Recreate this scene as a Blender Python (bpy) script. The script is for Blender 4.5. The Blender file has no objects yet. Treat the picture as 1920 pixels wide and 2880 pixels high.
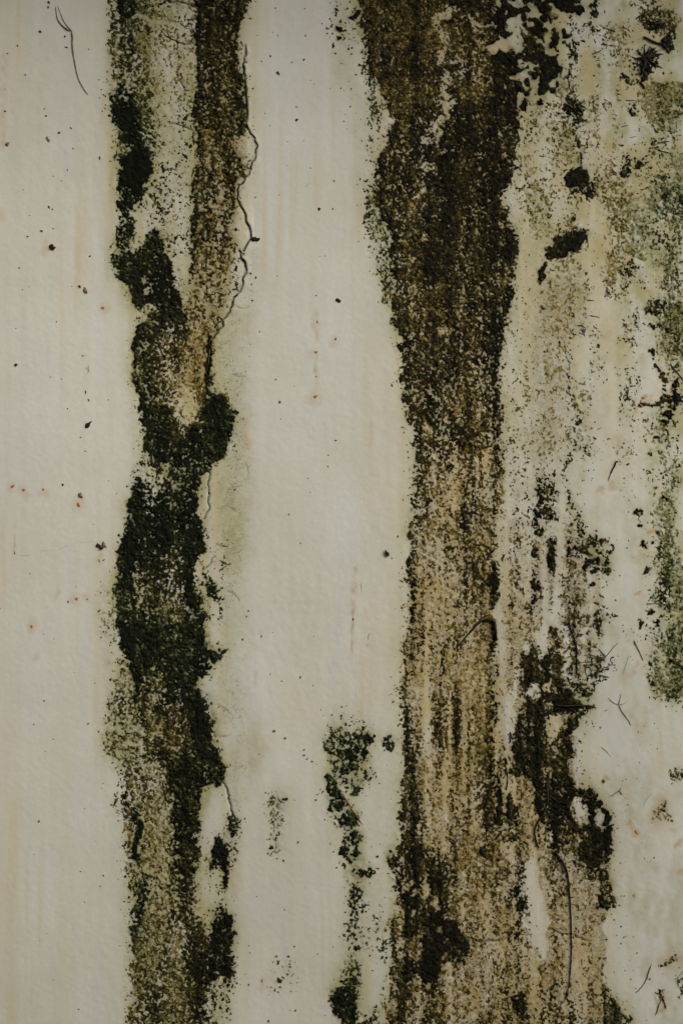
import bpy, math, random
import numpy as np

# ------------------------------------------------------------------ camera, sky, sun, exposure
S = 0.0005                      # metres per unit of the wall plan (u right, v down)
ZC = 1.5                        # height of the picture centre above the ground
scene = bpy.context.scene
col = scene.collection

cam_d = bpy.data.cameras.new('camera')
cam_d.sensor_fit = 'VERTICAL'
cam_d.sensor_height = 36.0
CAM_DIST = 1.8
cam_d.lens = 36.0 * CAM_DIST / (2880 * S)
cam_d.clip_start = 0.05
cam_d.clip_end = 500.0
cam = bpy.data.objects.new('camera', cam_d)
cam.location = (0, -CAM_DIST, ZC)
cam.rotation_euler = (math.radians(90), 0, 0)
col.objects.link(cam)
scene.camera = cam

SUN_EL, SUN_AZ = 38.0, 60.0     # degrees; azimuth away from the wall's normal, to the right
world = bpy.data.worlds.new('World')
scene.world = world
world.use_nodes = True
wn = world.node_tree
wn.nodes.clear()
sky = wn.nodes.new('ShaderNodeTexSky')
sky.sky_type = 'NISHITA'
sky.sun_disc = False
sky.sun_elevation = math.radians(SUN_EL)
sky.sun_rotation = math.radians(180.0 - SUN_AZ)
sky.air_density = 1.0
sky.dust_density = 4.0
sky.ozone_density = 0.6
bg = wn.nodes.new('ShaderNodeBackground')
bg.inputs['Strength'].default_value = 0.12
wo = wn.nodes.new('ShaderNodeOutputWorld')
wn.links.new(sky.outputs[0], bg.inputs[0])
wn.links.new(bg.outputs[0], wo.inputs[0])

sun_d = bpy.data.lights.new('sun', 'SUN')
sun_d.energy = 1.5
sun_d.angle = math.radians(24)
sun_d.color = (1.0, 0.95, 0.87)
sun = bpy.data.objects.new('sun', sun_d)
el, az = math.radians(SUN_EL), math.radians(SUN_AZ)
from mathutils import Vector
to_sun = Vector((math.sin(az) * math.cos(el), -math.cos(az) * math.cos(el), math.sin(el)))
sun.rotation_euler = to_sun.to_track_quat('Z', 'Y').to_euler()
sun.location = to_sun * 8
col.objects.link(sun)

vs = scene.view_settings
vs.view_transform = 'Standard'
vs.look = 'None'
vs.exposure = 1.02
vs.gamma = 1.0
vs.use_curve_mapping = False
scene.cycles.max_bounces = 4

# ------------------------------------------------------------------ plan fields (numpy)
rng = np.random.default_rng(7)
random.seed(7)
ST = 2                                     # plan units per fine cell
U0, U1, V0, V1 = -200, 2120, -200, 3080
gu = np.arange(U0, U1 + 1, ST, dtype=np.float32)
gv = np.arange(V0, V1 + 1, ST, dtype=np.float32)
NU, NV = len(gu), len(gv)
U, V = np.meshgrid(gu, gv)
FU, FV = 1200, 1680                         # padded sizes that transform quickly
_ku = np.fft.rfftfreq(FU, ST)[None, :].astype(np.float32)
_kv = np.fft.fftfreq(FV, ST)[:, None].astype(np.float32)


def gnoise(su, sv=None, seed=None):
    """unit-variance smooth noise with correlation length su (along u), sv (along v)"""
    sv = su if sv is None else sv
    r = rng if seed is None else np.random.default_rng(seed)
    f = np.fft.rfft2(r.standard_normal((FV, FU), dtype=np.float32))
    f *= np.exp(-2 * (math.pi ** 2) * (_ku * su) ** 2) * np.exp(-2 * (math.pi ** 2) * (_kv * sv) ** 2)
    o = np.fft.irfft2(f, s=(FV, FU))[:NV, :NU].astype(np.float32)
    return (o - o.mean()) / o.std()


def blur(a, su, sv=None):
    sv = su if sv is None else sv
    f = np.fft.rfft2(np.pad(a, ((0, FV - NV), (0, FU - NU)), mode='edge'))
    f *= np.exp(-2 * (math.pi ** 2) * (_ku * su) ** 2) * np.exp(-2 * (math.pi ** 2) * (_kv * sv) ** 2)
    return np.fft.irfft2(f, s=(FV, FU))[:NV, :NU].astype(np.float32)


def sm(x):
    x = np.clip(x, 0, 1)
    return x * x * (3 - 2 * x)


def unit(a):
    return (a - a.mean()) / a.std()


# ragged coordinates for every outline
n24, n24b = gnoise(24), gnoise(24)
n9, n9b = gnoise(8), gnoise(8)
n60 = gnoise(45, 60)
n4, n4b = gnoise(3.5), gnoise(3.5)
WU = U + 4.5 * n24 + 3.6 * n9 + 1.6 * n4
WV = V + 6 * n24b + 3.6 * n9b + 1.6 * n4b
SU = U + 2 * n24 + 2.6 * n9 + 1.5 * n4               # less ragged
SV = V + 2 * n24b + 2.6 * n9b + 1.5 * n4b


class Patch:
    """a mask on a window of the plan"""
    def __init__(self, sl, m):
        self.sl, self.m = sl, m.astype(np.float32)

    def loc(self, k):
        return k[self.sl] if isinstance(k, np.ndarray) else k

    def __mul__(self, k):
        return Patch(self.sl, self.m * self.loc(k))

    __rmul__ = __mul__

    def full(self):
        o = np.zeros((NV, NU), np.float32)
        o[self.sl] = self.m
        return o


def win(u0, u1, v0, v1, pad=70):
    i0, i1 = int((u0 - pad - U0) / ST), int((u1 + pad - U0) / ST) + 1
    j0, j1 = int((v0 - pad - V0) / ST), int((v1 + pad - V0) / ST) + 1
    return (slice(min(max(j0, 0), NV), min(max(j1, 0), NV)), slice(min(max(i0, 0), NU), min(max(i1, 0), NU)))


def MX(F, p):
    F[p.sl] = np.maximum(F[p.sl], p.m)


def band(rows, sl=14, sr=14, ragged=True):
    ys = [r[0] for r in rows]
    w = win(min(r[1] for r in rows) - sl, max(r[2] for r in rows) + sr, ys[0], ys[-1])
    X, Y = (WU[w], WV[w]) if ragged else (SU[w], SV[w])
    L = np.interp(Y, ys, [r[1] for r in rows])
    R = np.interp(Y, ys, [r[2] for r in rows])
    sl, sr = sl * 1.7, sr * 1.7
    m = sm((X - L) / sl + 0.5) * sm((R - X) / sr + 0.5)
    m *= sm((Y - ys[0]) / 14 + 0.5) * sm((ys[-1] - Y) / 14 + 0.5)
    return Patch(w, m)


def blob(cu, cv, ru, rv=None, rot=0.0, soft=0.35, ragged=True):
    rv = ru if rv is None else rv
    e = max(ru, rv) * (1 + soft / 2)
    w = win(cu - e, cu + e, cv - e, cv + e)
    X, Y = (WU[w], WV[w]) if ragged else (SU[w], SV[w])
    soft = min(1.3, soft * 1.35)
    c, s = math.cos(rot), math.sin(rot)
    du, dv = X - cu, Y - cv
    a = (du * c + dv * s) / ru
    b = (-du * s + dv * c) / rv
    d = np.sqrt(a * a + b * b)
    return Patch(w, sm((1 + soft / 2 - d) / soft))


def prof(*kv):
    p = np.interp(gv, [k[0] for k in kv], [k[1] for k in kv]).astype(np.float32)[:, None]
    return np.broadcast_to(p, (NV, NU))


def rect(u0, u1, v0, v1, soft=24):
    w = win(u0 - soft, u1 + soft, v0 - soft, v1 + soft)
    X, Y = WU[w], WV[w]
    return Patch(w, sm((X - u0) / soft + .5) * sm((u1 - X) / soft + .5) * sm((Y - v0) / soft + .5) * sm((v1 - Y) / soft + .5))


COV = np.zeros((NV, NU), np.float32)       # share of the surface the mould covers
TON = np.zeros((NV, NU), np.float32)       # thin brownish film (-) to thick black crust (+)
GRN = np.zeros((NV, NU), np.float32)       # brown (0) to green (1)
CLP = np.zeros((NV, NU), np.float32)       # fine grain (0) to clumps (1)


def put(p, c, tone=None, green=None, clump=None, mode='mix'):
    """lay a patch of mould of coverage c over what is there"""
    m, sl = p.m, p.sl
    c = p.loc(c)
    if mode == 'mix':
        COV[sl] += (c - COV[sl]) * m
    else:
        lead = np.clip((c * m - COV[sl]) / .10 + .6, 0, 1)
        COV[sl] = np.maximum(COV[sl], c * m)
    w = np.minimum(1, m * 1.6)
    if mode != 'mix':
        w = w * lead                      # only where the new growth outweighs the old
    for A, v in ((TON, tone), (GRN, green), (CLP, clump)):
        if v is not None:
            A[sl] += (p.loc(v) - A[sl]) * w


E0, E1 = -400, 3300
# --- left complex: pale cracked column, left streak, crack streak, lower band
put(band([(E0, 428, 560), (0, 430, 560), (300, 425, 555), (560, 375, 545), (720, 440, 545), (860, 500, 545), (900, 530, 545)], 40, 14), prof((-400, .34), (250, .26), (420, .20), (900, .14)), -.8, .25, 0)
put(band([(300, 420, 560), (560, 380, 545), (720, 470, 545)], 30, 20), .20, .15, .6, 0)
# left streak
A_rows = [(E0, 318, 430), (0, 316, 432), (60, 318, 430), (120, 314, 430), (250, 312, 432), (300, 316, 430), (420, 326, 425),
          (540, 332, 408), (580, 328, 372), (640, 322, 366), (700, 316, 362), (740, 308, 372), (800, 350, 400)]
put(band(A_rows, 16, 26), prof((0, .80), (130, .72), (240, .66), (300, .74), (420, .80), (560, .80), (700, .80), (800, .8)),
    prof((0, -.15), (130, -.4), (240, -.45), (300, .0), (420, .2), (560, .4), (800, .5)), prof((0, .8), (200, .35), (300, .8), (800, .95)), .2)
put(blob(360, 20, 42, 50, 0, .9), .86, .6, .9, .2, 'max')
put(blob(372, 110, 20, 60, .2, 1.), .75, .3, .7, .2, 'max')
put(blob(405, 60, 28, 90, 0, 1.), .6, -.2, .1, .2, 'max')
put(blob(395, 180, 36, 70, 0, 1.), .55, -.3, .2, .2, 'max')
put(blob(355, 335, 38, 75, -.15, .5), .92, .8, .8, .3)
put(blob(330, 275, 20, 22, 0, .6), .85, .4, .9, .2, 'max')
put(blob(415, 300, 28, 90, 0, .9), .62, -.1, .2, .1, 'max')
put(blob(384, 476, 47, 62, .3, .3), 1.05, 1.2, .5, .2)
put(blob(348, 415, 16, 9, 0, .5), .05, 0, .5, .2)
put(blob(345, 560, 20, 60, .1, .5), .9, .6, 1, .2, 'max')
put(blob(345, 680, 24, 90, 0, .8), .8, .6, 1, .2, 'max')
# crack streak
B_rows = [(E0, 556, 720), (0, 556, 705), (30, 556, 690), (70, 556, 666), (150, 554, 664), (200, 553, 680), (300, 553, 690), (400, 550, 698),
          (480, 546, 690), (520, 544, 670), (600, 540, 662), (660, 540, 660), (720, 540, 650), (800, 535, 640), (870, 520, 628), (940, 500, 608), (1000, 490, 590), (1060, 480, 588)]
put(band(B_rows, 12, 14, False), prof((0, .90), (150, .84), (230, .80), (330, .78), (420, .76), (560, .72), (700, .66), (800, .58), (900, .50), (1060, .40)),
    prof((0, .6), (250, .4), (400, .2), (600, .1), (800, -.2), (1060, -.5)), .12, .05)
put(band([(E0, 552, 582), (0, 552, 582), (250, 552, 590), (430, 550, 580), (600, 540, 570), (800, 530, 552)], 10, 26, False), prof((0, .95), (500, .88), (800, .75)), .7, .3, .1, 'max')
put(band([(E0, 650, 700), (0, 650, 700), (60, 640, 676), (150, 638, 664), (300, 660, 690), (430, 660, 690)], 30, 8, False), .97, .8, .25, .2, 'max')
put(blob(682, 415, 22, 36, 0, .5), .12, -.3, .2, 0)
put(blob(680, 640, 28, 48, .25, .4), .06, -.3, .1, 0)
put(blob(650, 770, 22, 60, .25, .7), .22, -.4, .1, 0)
# lower dark band
L_rows = [(640, 420, 445), (700, 392, 465), (740, 330, 480), (770, 318, 488), (800, 350, 490), (860, 384, 512), (885, 404, 520), (905, 402, 528), (925, 380, 535), (1000, 372, 545), (1060, 371, 592),
          (1100, 374, 598), (1120, 384, 640), (1150, 392, 650), (1200, 405, 652), (1250, 405, 648), (1285, 412, 632), (1310, 404, 602), (1340, 376, 572),
          (1400, 366, 562), (1440, 360, 555), (1462, 358, 570), (1500, 355, 579), (1545, 346, 580), (1575, 338, 560), (1600, 330, 532), (1640, 314, 545),
          (1700, 318, 572), (1760, 331, 582), (1810, 336, 578), (1850, 348, 590), (1880, 362, 588), (1905, 366, 560), (1928, 370, 546), (1960, 376, 578), (2000, 382, 596),
          (2040, 390, 608), (2085, 398, 600), (2110, 408, 618), (2160, 425, 636), (2190, 440, 630), (2215, 450, 612)]
put(band(L_rows, 12, 9, False), prof((640, .9), (900, .93), (980, .84), (1100, .85), (1190, .93), (1280, .93), (1310, .80), (1400, .82), (1440, .93), (1570, .93), (1600, .88),
                                (1720, .88), (1760, .94), (1900, .95), (2000, .92), (2100, .90), (2215, .90)),
    prof((640, .8), (980, .4), (1190, .8), (1560, .8), (1620, .45), (1720, .45), (1780, .8), (1900, .8), (2050, .5), (2215, .6)), prof((640, .7), (980, .5), (1400, .8), (1800, .8), (2100, .5)), .15)
put(blob(480, 1040, 40, 100, .1, .9), .80, .1, .15, 0)
put(blob(535, 1050, 44, 130, .2, .9), .50, -.5, .05, 0)
put(blob(528, 1150, 34, 40, .5, .8), .26, -.7, .1, 0)
put(blob(585, 1030, 10, 90, .02, .5), .97, .9, .4, 0, 'max')
put(blob(615, 1210, 38, 85, .2, .5), .95, .9, .9, .2, 'max')
put(blob(440, 1345, 32, 40, 0, .9), .52, .2, .6, .3)
put(blob(402, 1318, 22, 26, 0, .8), .35, .3, .8, .2)
put(blob(410, 885, 14, 26, .5, .5), .1, 0, .5, 0)
put(blob(413, 815, 5, 14, 0, .5), .05, 0, .5, 0)
put(blob(398, 790, 6, 8, 0, .5), .05, 0, .5, 0)
put(blob(376, 1465, 6, 14, 0, .5), .05, 0, .5, 0)
put(blob(470, 1640, 62, 70, 0, 1.), .82, .2, .45, .1)
put(blob(500, 1690, 30, 40, 0, 1.), .74, .05, .4, .1)
put(blob(390, 1650, 9, 70, 0, .8), .55, 0, .5, .1)
put(blob(350, 1600, 26, 90, .2, .7), .95, .9, .9, .1, 'max')
put(blob(530, 1700, 16, 110, 0, .7), .95, .9, .5, .1, 'max')
put(blob(450, 1840, 80, 70, 0, .7), .95, .8, .45, .1, 'max')
put(blob(480, 2050, 62, 60, 0, 1.), .84, .05, .25, .05)
put(blob(430, 1960, 34, 70, .2, .9), .76, .15, .5, .1)
put(blob(565, 2030, 42, 80, -.1, .6), .97, .9, .6, .1, 'max')
put(blob(600, 2130, 26, 60, -.4, .6), .95, .8, .7, .1, 'max')
# side fringe with the white hole
put(blob(598, 1665, 24, 46, -.4, .7), .78, .5, .9, .2)
put(blob(615, 1720, 12, 40, -.2, .8), .55, .2, .9, .2, 'max')
put(blob(562, 1760, 16, 90, 0, .7), .75, .5, .8, .2, 'max')
put(blob(597, 1750, 20, 66, .02, .35, False), 0., 0, .5, .1)
put(blob(605, 1838, 26, 22, -.3, .5), .9, .7, .9, .2)
put(blob(575, 1850, 24, 30, 0, .5), .88, .7, .9, .2, 'max')
# sparse left fringes
put(band([(1640, 300, 330), (1700, 280, 330), (1760, 284, 335), (1800, 310, 335)], 40, 14), .42, -.6, .9, 0, 'max')
put(band([(1850, 332, 365), (1950, 322, 385), (2020, 308, 395), (2100, 296, 420), (2200, 330, 440), (2300, 336, 430)], 30, 14), .58, -.42, .6, 0, 'max')
# lower left sparse tract
put(band([(2150, 345, 490), (2260, 342, 500), (2300, 350, 500), (2440, 350, 490), (2520, 378, 500), (2600, 378, 520), (2700, 372, 560), (2800, 368, 560), (2880, 364, 560), (E1, 364, 560)], 14, 40),
    prof((2150, .58), (2300, .52), (2450, .46), (2600, .62), (2700, .74), (2880, .76)), prof((2150, -.35), (2450, -.5), (2600, -.35), (2700, -.3), (2880, -.2)), prof((2150, .3), (2500, .3), (2650, .45), (2880, .3)), 0)
put(band([(2150, 460, 636), (2180, 470, 628), (2210, 478, 590), (2260, 492, 562), (2350, 500, 556), (2450, 480, 552), (2540, 482, 545), (2620, 500, 582), (2680, 540, 620), (2750, 545, 655), (2800, 530, 605), (2880, 530, 604), (E1, 530, 604)], 26, 14),
    prof((2150, .95), (2300, .95), (2460, .86), (2600, .78), (2700, .93), (2790, .9), (2880, .72)), prof((2150, .8), (2350, .9), (2500, .2), (2620, -.1), (2720, .8), (2880, .1)), prof((2150, .5), (2350, .6), (2600, .1), (2880, .2)), .05)
put(blob(385, 2355, 11, 90, -.03, .6), .92, .7, .9, .1, 'max')
put(blob(400, 2530, 18, 80, 0, .8), .78, .3, .9, .1, 'max')
put(blob(395, 2610, 24, 40, 0, .9), .66, .1, .9, .1, 'max')
put(blob(614, 2430, 27, 78, -.05, .5), .97, .9, .8, .15)
put(blob(656, 2325, 14, 34, -.2, .5), .93, .7, .9, .15)
put(blob(648, 2395, 24, 50, .2, .9), .5, 0, .9, .1, 'max')
put(blob(618, 2680, 44, 120, 0, .6), .92, .8, .6, .2, 'max')
put(blob(648, 2620, 14, 50, 0, .7), .85, .7, .7, .2, 'max')
put(blob(602, 2500, 22, 70, .15, .6), .06, 0, .5, 0)
put(blob(620, 2830, 32, 70, 0, .6), .2, .2, .4, .1)
put(blob(540, 2840, 30, 60, 0, .9), .78, 0, .1, .1, 'max')

# --- centre lower patches
put(rect(905, 985, 2010, 2070, 60), .26, -.1, .8, .1, 'max')
put(blob(950, 2090, 42, 40, 0, .8), .62, .3, .9, .2, 'max')
put(blob(992, 2125, 26, 44, .15, .7), .84, .8, .9, .3, 'max')
put(blob(1024, 2075, 22, 18, 0, .7), .7, .4, .9, .3, 'max')
put(blob(1027, 2120, 10, 26, .2, .7), .7, .4, .9, .3, 'max')
put(blob(960, 2160, 30, 34, -.5, .8), .66, .4, .9, .2, 'max')
put(blob(1000, 2190, 44, 40, .2, .8), .62, .4, .9, .35, 'max')
put(blob(944, 2230, 22, 56, -.25, .8), .72, .6, .95, .25, 'max')
put(blob(975, 2290, 28, 36, -.3, .8), .68, .5, .95, .25, 'max')
put(blob(992, 2355, 22, 26, 0, .6), .76, .6, .9, .35, 'max')
put(blob(985, 2410, 30, 34, 0, .8), .55, .5, .8, .5, 'max')
put(blob(1010, 2455, 40, 34, 0, .9), .42, .5, .7, .5, 'max')
put(blob(1000, 2530, 26, 60, 0, .9), .45, .5, .7, .5, 'max')
put(blob(996, 2620, 32, 50, 0, .9), .34, .3, .7, .3, 'max')
put(blob(1060, 2640, 26, 80, 0, .9), .26, .2, .5, .3, 'max')
put(blob(985, 2720, 24, 50, .1, .8), .48, .0, .5, .2, 'max')
put(blob(985, 2780, 24, 40, 0, .7), .70, .1, .6, .2, 'max')
put(blob(960, 2820, 34, 46, -.5, .6), .85, .7, .8, .3, 'max')
put(blob(985, 2850, 22, 60, 0, .6), .92, .8, .8, .3, 'max')
put(band([(2820, 1050, 1090), (2880, 1000, 1092), (E1, 1000, 1092)], 26, 10), .36, .1, .4, .1, 'max')
put(rect(752, 790, 2240, 2410, 40), .34, -.8, .9, 0, 'max')
put(blob(790, 2740, 40, 50, .4, .9), .12, -.2, .7, .2, 'max')

# --- right band
R_rows = [(E0, 1015, 1410), (0, 1008, 1415), (30, 1026, 1400), (60, 1034, 1390), (100, 1022, 1420), (150, 1022, 1455), (200, 1036, 1462), (230, 1056, 1466), (280, 1076, 1470),
          (330, 1106, 1466), (370, 1096, 1462), (420, 1076, 1455), (480, 1062, 1452), (540, 1056, 1412), (580, 1062, 1416), (640, 1086, 1446), (700, 1100, 1458), (740, 1106, 1450),
          (800, 1110, 1436), (850, 1102, 1422), (950, 1120, 1410), (1000, 1134, 1402), (1080, 1138, 1408), (1150, 1142, 1410), (1200, 1158, 1412), (1300, 1164, 1418), (1440, 1165, 1410),
          (1500, 1160, 1402), (1640, 1156, 1398), (1700, 1146, 1402), (1800, 1145, 1405), (1860, 1130, 1408), (1950, 1128, 1412), (2050, 1132, 1410), (2160, 1130, 1420), (2250, 1136, 1440),
          (2330, 1126, 1440), (2400, 1120, 1430), (2440, 1106, 1430), (2500, 1116, 1440), (2560, 1116, 1450), (2600, 1096, 1460), (2700, 1094, 1460), (2800, 1090, 1460), (2880, 1090, 1470), (E1, 1090, 1470)]
RB = band(R_rows, 12, 22)
put(RB, prof((0, .90), (250, .88), (500, .89), (700, .88), (850, .83), (1000, .80), (1150, .76), (1300, .72), (1450, .66), (1600, .54), (1800, .44), (2000, .42), (2300, .44), (2450, .52), (2650, .50), (2880, .48)),
    prof((0, .45), (300, .45), (600, .48), (800, .38), (1100, .34), (1350, .12), (1600, -.3), (1900, -.62), (2300, -.6), (2880, -.42)), .04, .0)
put(band([(E0, 1036, 1240), (0, 1036, 1240), (120, 1030, 1230), (240, 1070, 1220), (330, 1120, 1180)], 20, 60), .96, .2, .0, .0)
put(band([(E0, 1012, 1040), (0, 1010, 1040), (100, 1020, 1048), (200, 1034, 1070)], 12, 20), .92, .5, .1, .1, 'max')
put(band([(380, 1230, 1390), (450, 1220, 1380), (700, 1130, 1330), (800, 1120, 1300)], 60, 70), .95, .45, .1, .1, 'max')
put(band([(80, 1300, 1450), (250, 1250, 1440), (420, 1240, 1400)], 60, 50), .94, .6, .1, .25, 'max')
put(blob(1310, 150, 70, 120, 0, .9), .78, -.1, .05, .2)
# pale flecks running down the middle of the dark tract
for (a, b, c, d, r) in ((1228, 60, 12, 34, .5), (1250, 120, 9, 30, -.3), (1262, 30, 26, 12, -.4), (1240, 170, 10, 26, .2), (1255, 215, 7, 22, 0), (1245, 265, 9, 24, .3), (1255, 300, 11, 26, .5),
                        (1228, 340, 30, 10, -.4), (1205, 355, 16, 8, -.3), (1232, 378, 7, 18, 0), (1210, 470, 14, 7, .6), (1195, 400, 9, 12, 0), (1238, 430, 12, 6, .5), (1200, 540, 10, 7, 0), (1175, 550, 8, 6, 0),
                        (1197, 660, 8, 16, -.2), (1172, 650, 10, 6, 0), (1345, 90, 14, 8, .3), (1380, 275, 9, 8, 0), (1410, 370, 8, 10, 0), (1150, 600, 8, 6, .3), (1152, 880, 8, 9, 0), (1250, 930, 14, 12, 0),
                        (1350, 1150, 8, 16, 0), (1195, 1210, 16, 14, 0)):
    put(blob(a, b, c, d, r, .8), .10, -.4, .1, .1)
# dark left rim all the way down
rim = [(y, l - 2, l + 34) for (y, l, r) in R_rows if y >= 330]
put(band(rim, 12, 30), prof((330, .93), (700, .93), (1000, .84), (1300, .76), (1500, .72), (1700, .66), (1850, .72), (2000, .66), (2300, .80), (2450, .86), (2600, .72), (2880, .74)), prof((330, .6), (1300, .5), (1800, .2), (2400, .5), (2880, .3)), prof((330, .1), (1200, .3), (1500, .45), (1900, .2), (2880, .2)), .1, 'max')
# right half of the dark tract, with its dark right rim
put(band([(800, 1370, 1440), (900, 1375, 1415), (1100, 1380, 1408), (1300, 1378, 1416), (1450, 1375, 1412)], 30, 14), .86, .7, .3, .2, 'max')
put(blob(1435, 690, 30, 46, .3, .5), .97, .9, .1, .2, 'max')
put(blob(1412, 390, 14, 12, 0, .5), .97, .9, .1, .2, 'max')
put(blob(1155, 1147, 15, 13, 0, .5), .97, .9, .2, .2, 'max')
put(band([(1280, 1230, 1390), (1450, 1220, 1380), (1560, 1230, 1370)], 60, 40), .52, -.4, .05, 0)
# streaked lower tract: pale and dark lanes
put(blob(1240, 1700, 9, 180, 0, .8), .22, -.7, .0, 0)
put(blob(1200, 1900, 12, 150, 0, .8), .24, -.7, .0, 0)
put(blob(1310, 1960, 34, 150, 0, .9), .24, -.7, .0, 0)
put(blob(1255, 2080, 40, 120, .1, .9), .56, -.35, .0, 0)
put(blob(1215, 2010, 7, 130, 0, .8), .62, -.2, .0, 0, 'max')
put(blob(1248, 1860, 8, 70, .1, .9), .7, .3, .1, .1, 'max')
put(blob(1200, 1800, 22, 120, 0, .9), .50, -.3, .1, 0, 'max')
put(blob(1205, 2230, 9, 60, .0, .8), .72, .1, .05, .1, 'max')
put(band([(2100, 1132, 1178), (2350, 1128, 1180), (2480, 1118, 1200)], 10, 24), .84, .2, .12, .05, 'max')
put(band([(2380, 1116, 1230), (2480, 1118, 1290), (2580, 1112, 1270), (2640, 1096, 1180)], 14, 60), .78, .35, .15, .15, 'max')
put(blob(1150, 2510, 34, 60, 0, .8), .9, .7, .2, .2, 'max')
put(blob(1220, 2480, 40, 30, .3, .8), .88, .5, .2, .3, 'max')
put(blob(1245, 2660, 66, 66, 0, .6), .95, .8, .2, .2, 'max')
put(blob(1200, 2730, 40, 40, 0, .8), .9, .6, .2, .2, 'max')
put(blob(1300, 2660, 26, 44, -.3, .6), .94, .8, .3, .3, 'max')
put(blob(1310, 2705, 14, 12, 0, .6), .94, .8, .3, .3, 'max')
put(band([(2700, 1092, 1180), (2800, 1088, 1150), (2880, 1090, 1150), (E1, 1090, 1150)], 12, 30), .82, .25, .12, .1, 'max')
for (a, b, c, d) in ((1150, 2490, 10, 14), (1162, 2525, 9, 12), (1190, 2518, 13, 16), (1222, 2540, 10, 18), (1188, 2470, 6, 10), (1245, 2690, 8, 14), (1235, 2625, 8, 10), (1160, 2560, 6, 12)):
    put(blob(a, b, c, d, .3, .6), .1, -.3, .1, .1)
put(band([(2540, 1340, 1392), (2620, 1340, 1400), (2700, 1345, 1400), (2800, 1310, 1395), (2880, 1300, 1340), (E1, 1300, 1340)], 26, 20), .18, -.7, .0, 0)

# --- tan tract right of the band (y > 1380): veins and sparse mould
TAN = band([(1280, 1430, 1480), (1380, 1405, 1600), (1500, 1405, 1610), (1600, 1405, 1690), (1740, 1405, 1705), (1790, 1405, 1680), (1850, 1400, 1660), (1950, 1400, 1620), (2150, 1410, 1610),
            (2240, 1420, 1660), (2330, 1420, 1712), (2420, 1420, 1700), (2470, 1425, 1722), (2500, 1425, 1730), (2540, 1430, 1712), (2700, 1430, 1695), (2780, 1430, 1700), (2840, 1430, 1725), (2880, 1430, 1750), (E1, 1430, 1750)], 30, 9)
put(TAN, prof((1280, .12), (1450, .20), (1800, .26), (2100, .26), (2400, .32), (2500, .26), (2700, .24), (2800, .36), (2880, .44)), prof((1280, -.7), (2400, -.6), (2880, -.5)), .03, 0)
for (a, b, c, d, cv, t) in ((1502, 1455, 12, 24, .8, .5), (1512, 1492, 10, 14, .8, .5), (1548, 1440, 26, 26, .8, .5), (1545, 1550, 14, 50, .78, .4), (1503, 1562, 12, 12, .75, .4), (1542, 1590, 20, 20, .6, .2),
                         (1502, 1640, 11, 26, .78, .5), (1502, 1690, 9, 28, .8, .5), (1548, 1710, 12, 26, .6, .2), (1470, 1615, 22, 12, .5, -.2), (1450, 1640, 14, 16, .5, -.2), (1440, 1700, 10, 10, .6, 0),
                         (1595, 1550, 7, 20, .7, .3), (1385, 1640, 18, 40, .92, .8), (1372, 1640, 12, 16, .94, .8), (1395, 1690, 10, 30, .8, .4), (1398, 1600, 8, 26, .75, .3),
                         (1480, 1720, 30, 20, .35, -.3), (1600, 1700, 50, 50, .36, -.5), (1620, 1740, 60, 36, .40, -.5), (1675, 1725, 16, 46, .72, .2), (1662, 1790, 26, 30, .34, -.5)):
    put(blob(a, b, c, d, 0, .8), cv, t, .15, .2, 'max')
# streak under the root, down the right edge of the band
put(band([(1735, 1383, 1398), (1760, 1386, 1404), (1900, 1384, 1396), (2080, 1384, 1400), (2160, 1392, 1410), (2260, 1392, 1412), (2320, 1388, 1420)], 8, 8), prof((1735, .95), (1800, .9), (1860, .5), (1900, .8), (2000, .8), (2060, .45), (2160, .7), (2300, .8)), .5, .15, .1, 'max')
put(blob(1398, 2000, 10, 46, 0, .7), .9, .7, .3, .2, 'max')
put(blob(1436, 2265, 12, 44, .12, .5), .94, .7, .1, .2, 'max')
put(blob(1418, 2325, 32, 46, 0, .8), .78, .4, .1, .2, 'max')
put(blob(1402, 2255, 10, 60, 0, .6), .9, .5, .1, .1, 'max')
put(blob(1358, 2394, 9, 12, 0, .4), 1.0, 1, .1, .2, 'max')
put(band([(1860, 1448, 1470), (2050, 1444, 1464), (2150, 1440, 1462)], 10, 10), .6, -.2, .05, 0, 'max')
put(blob(1455, 2130, 14, 60, .15, .7), .84, .3, .1, .1, 'max')
put(blob(1410, 2130, 26, 50, 0, .8), .6, 0, .05, .1, 'max')
put(blob(1452, 2520, 20, 24, 0, .8), .66, .2, .3, .2, 'max')
put(blob(1463, 2556, 11, 12, 0, .6), .92, .7, .3, .2, 'max')
put(blob(1452, 2825, 24, 30, 0, .6), .88, .6, .2, .2, 'max')
put(blob(1475, 2860, 20, 40, 0, .8), .66, .3, .2, .2, 'max')
put(blob(1470, 2610, 22, 90, 0, 1.), .42, -.1, .1, .1, 'max')
put(band([(2420, 1478, 1500), (2470, 1486, 1540), (2600, 1490, 1545), (2680, 1510, 1548), (2720, 1520, 1545)], 14, 14), .02, -.5, .1, 0)
put(band([(1860, 1420, 1446), (2000, 1428, 1458), (2060, 1420, 1452), (2100, 1418, 1440)], 14, 14), .06, -.5, .1, 0)
put(band([(2670, 1478, 1510), (2780, 1482, 1520), (2860, 1490, 1525)], 16, 16), .06, -.5, .1, 0)
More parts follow.
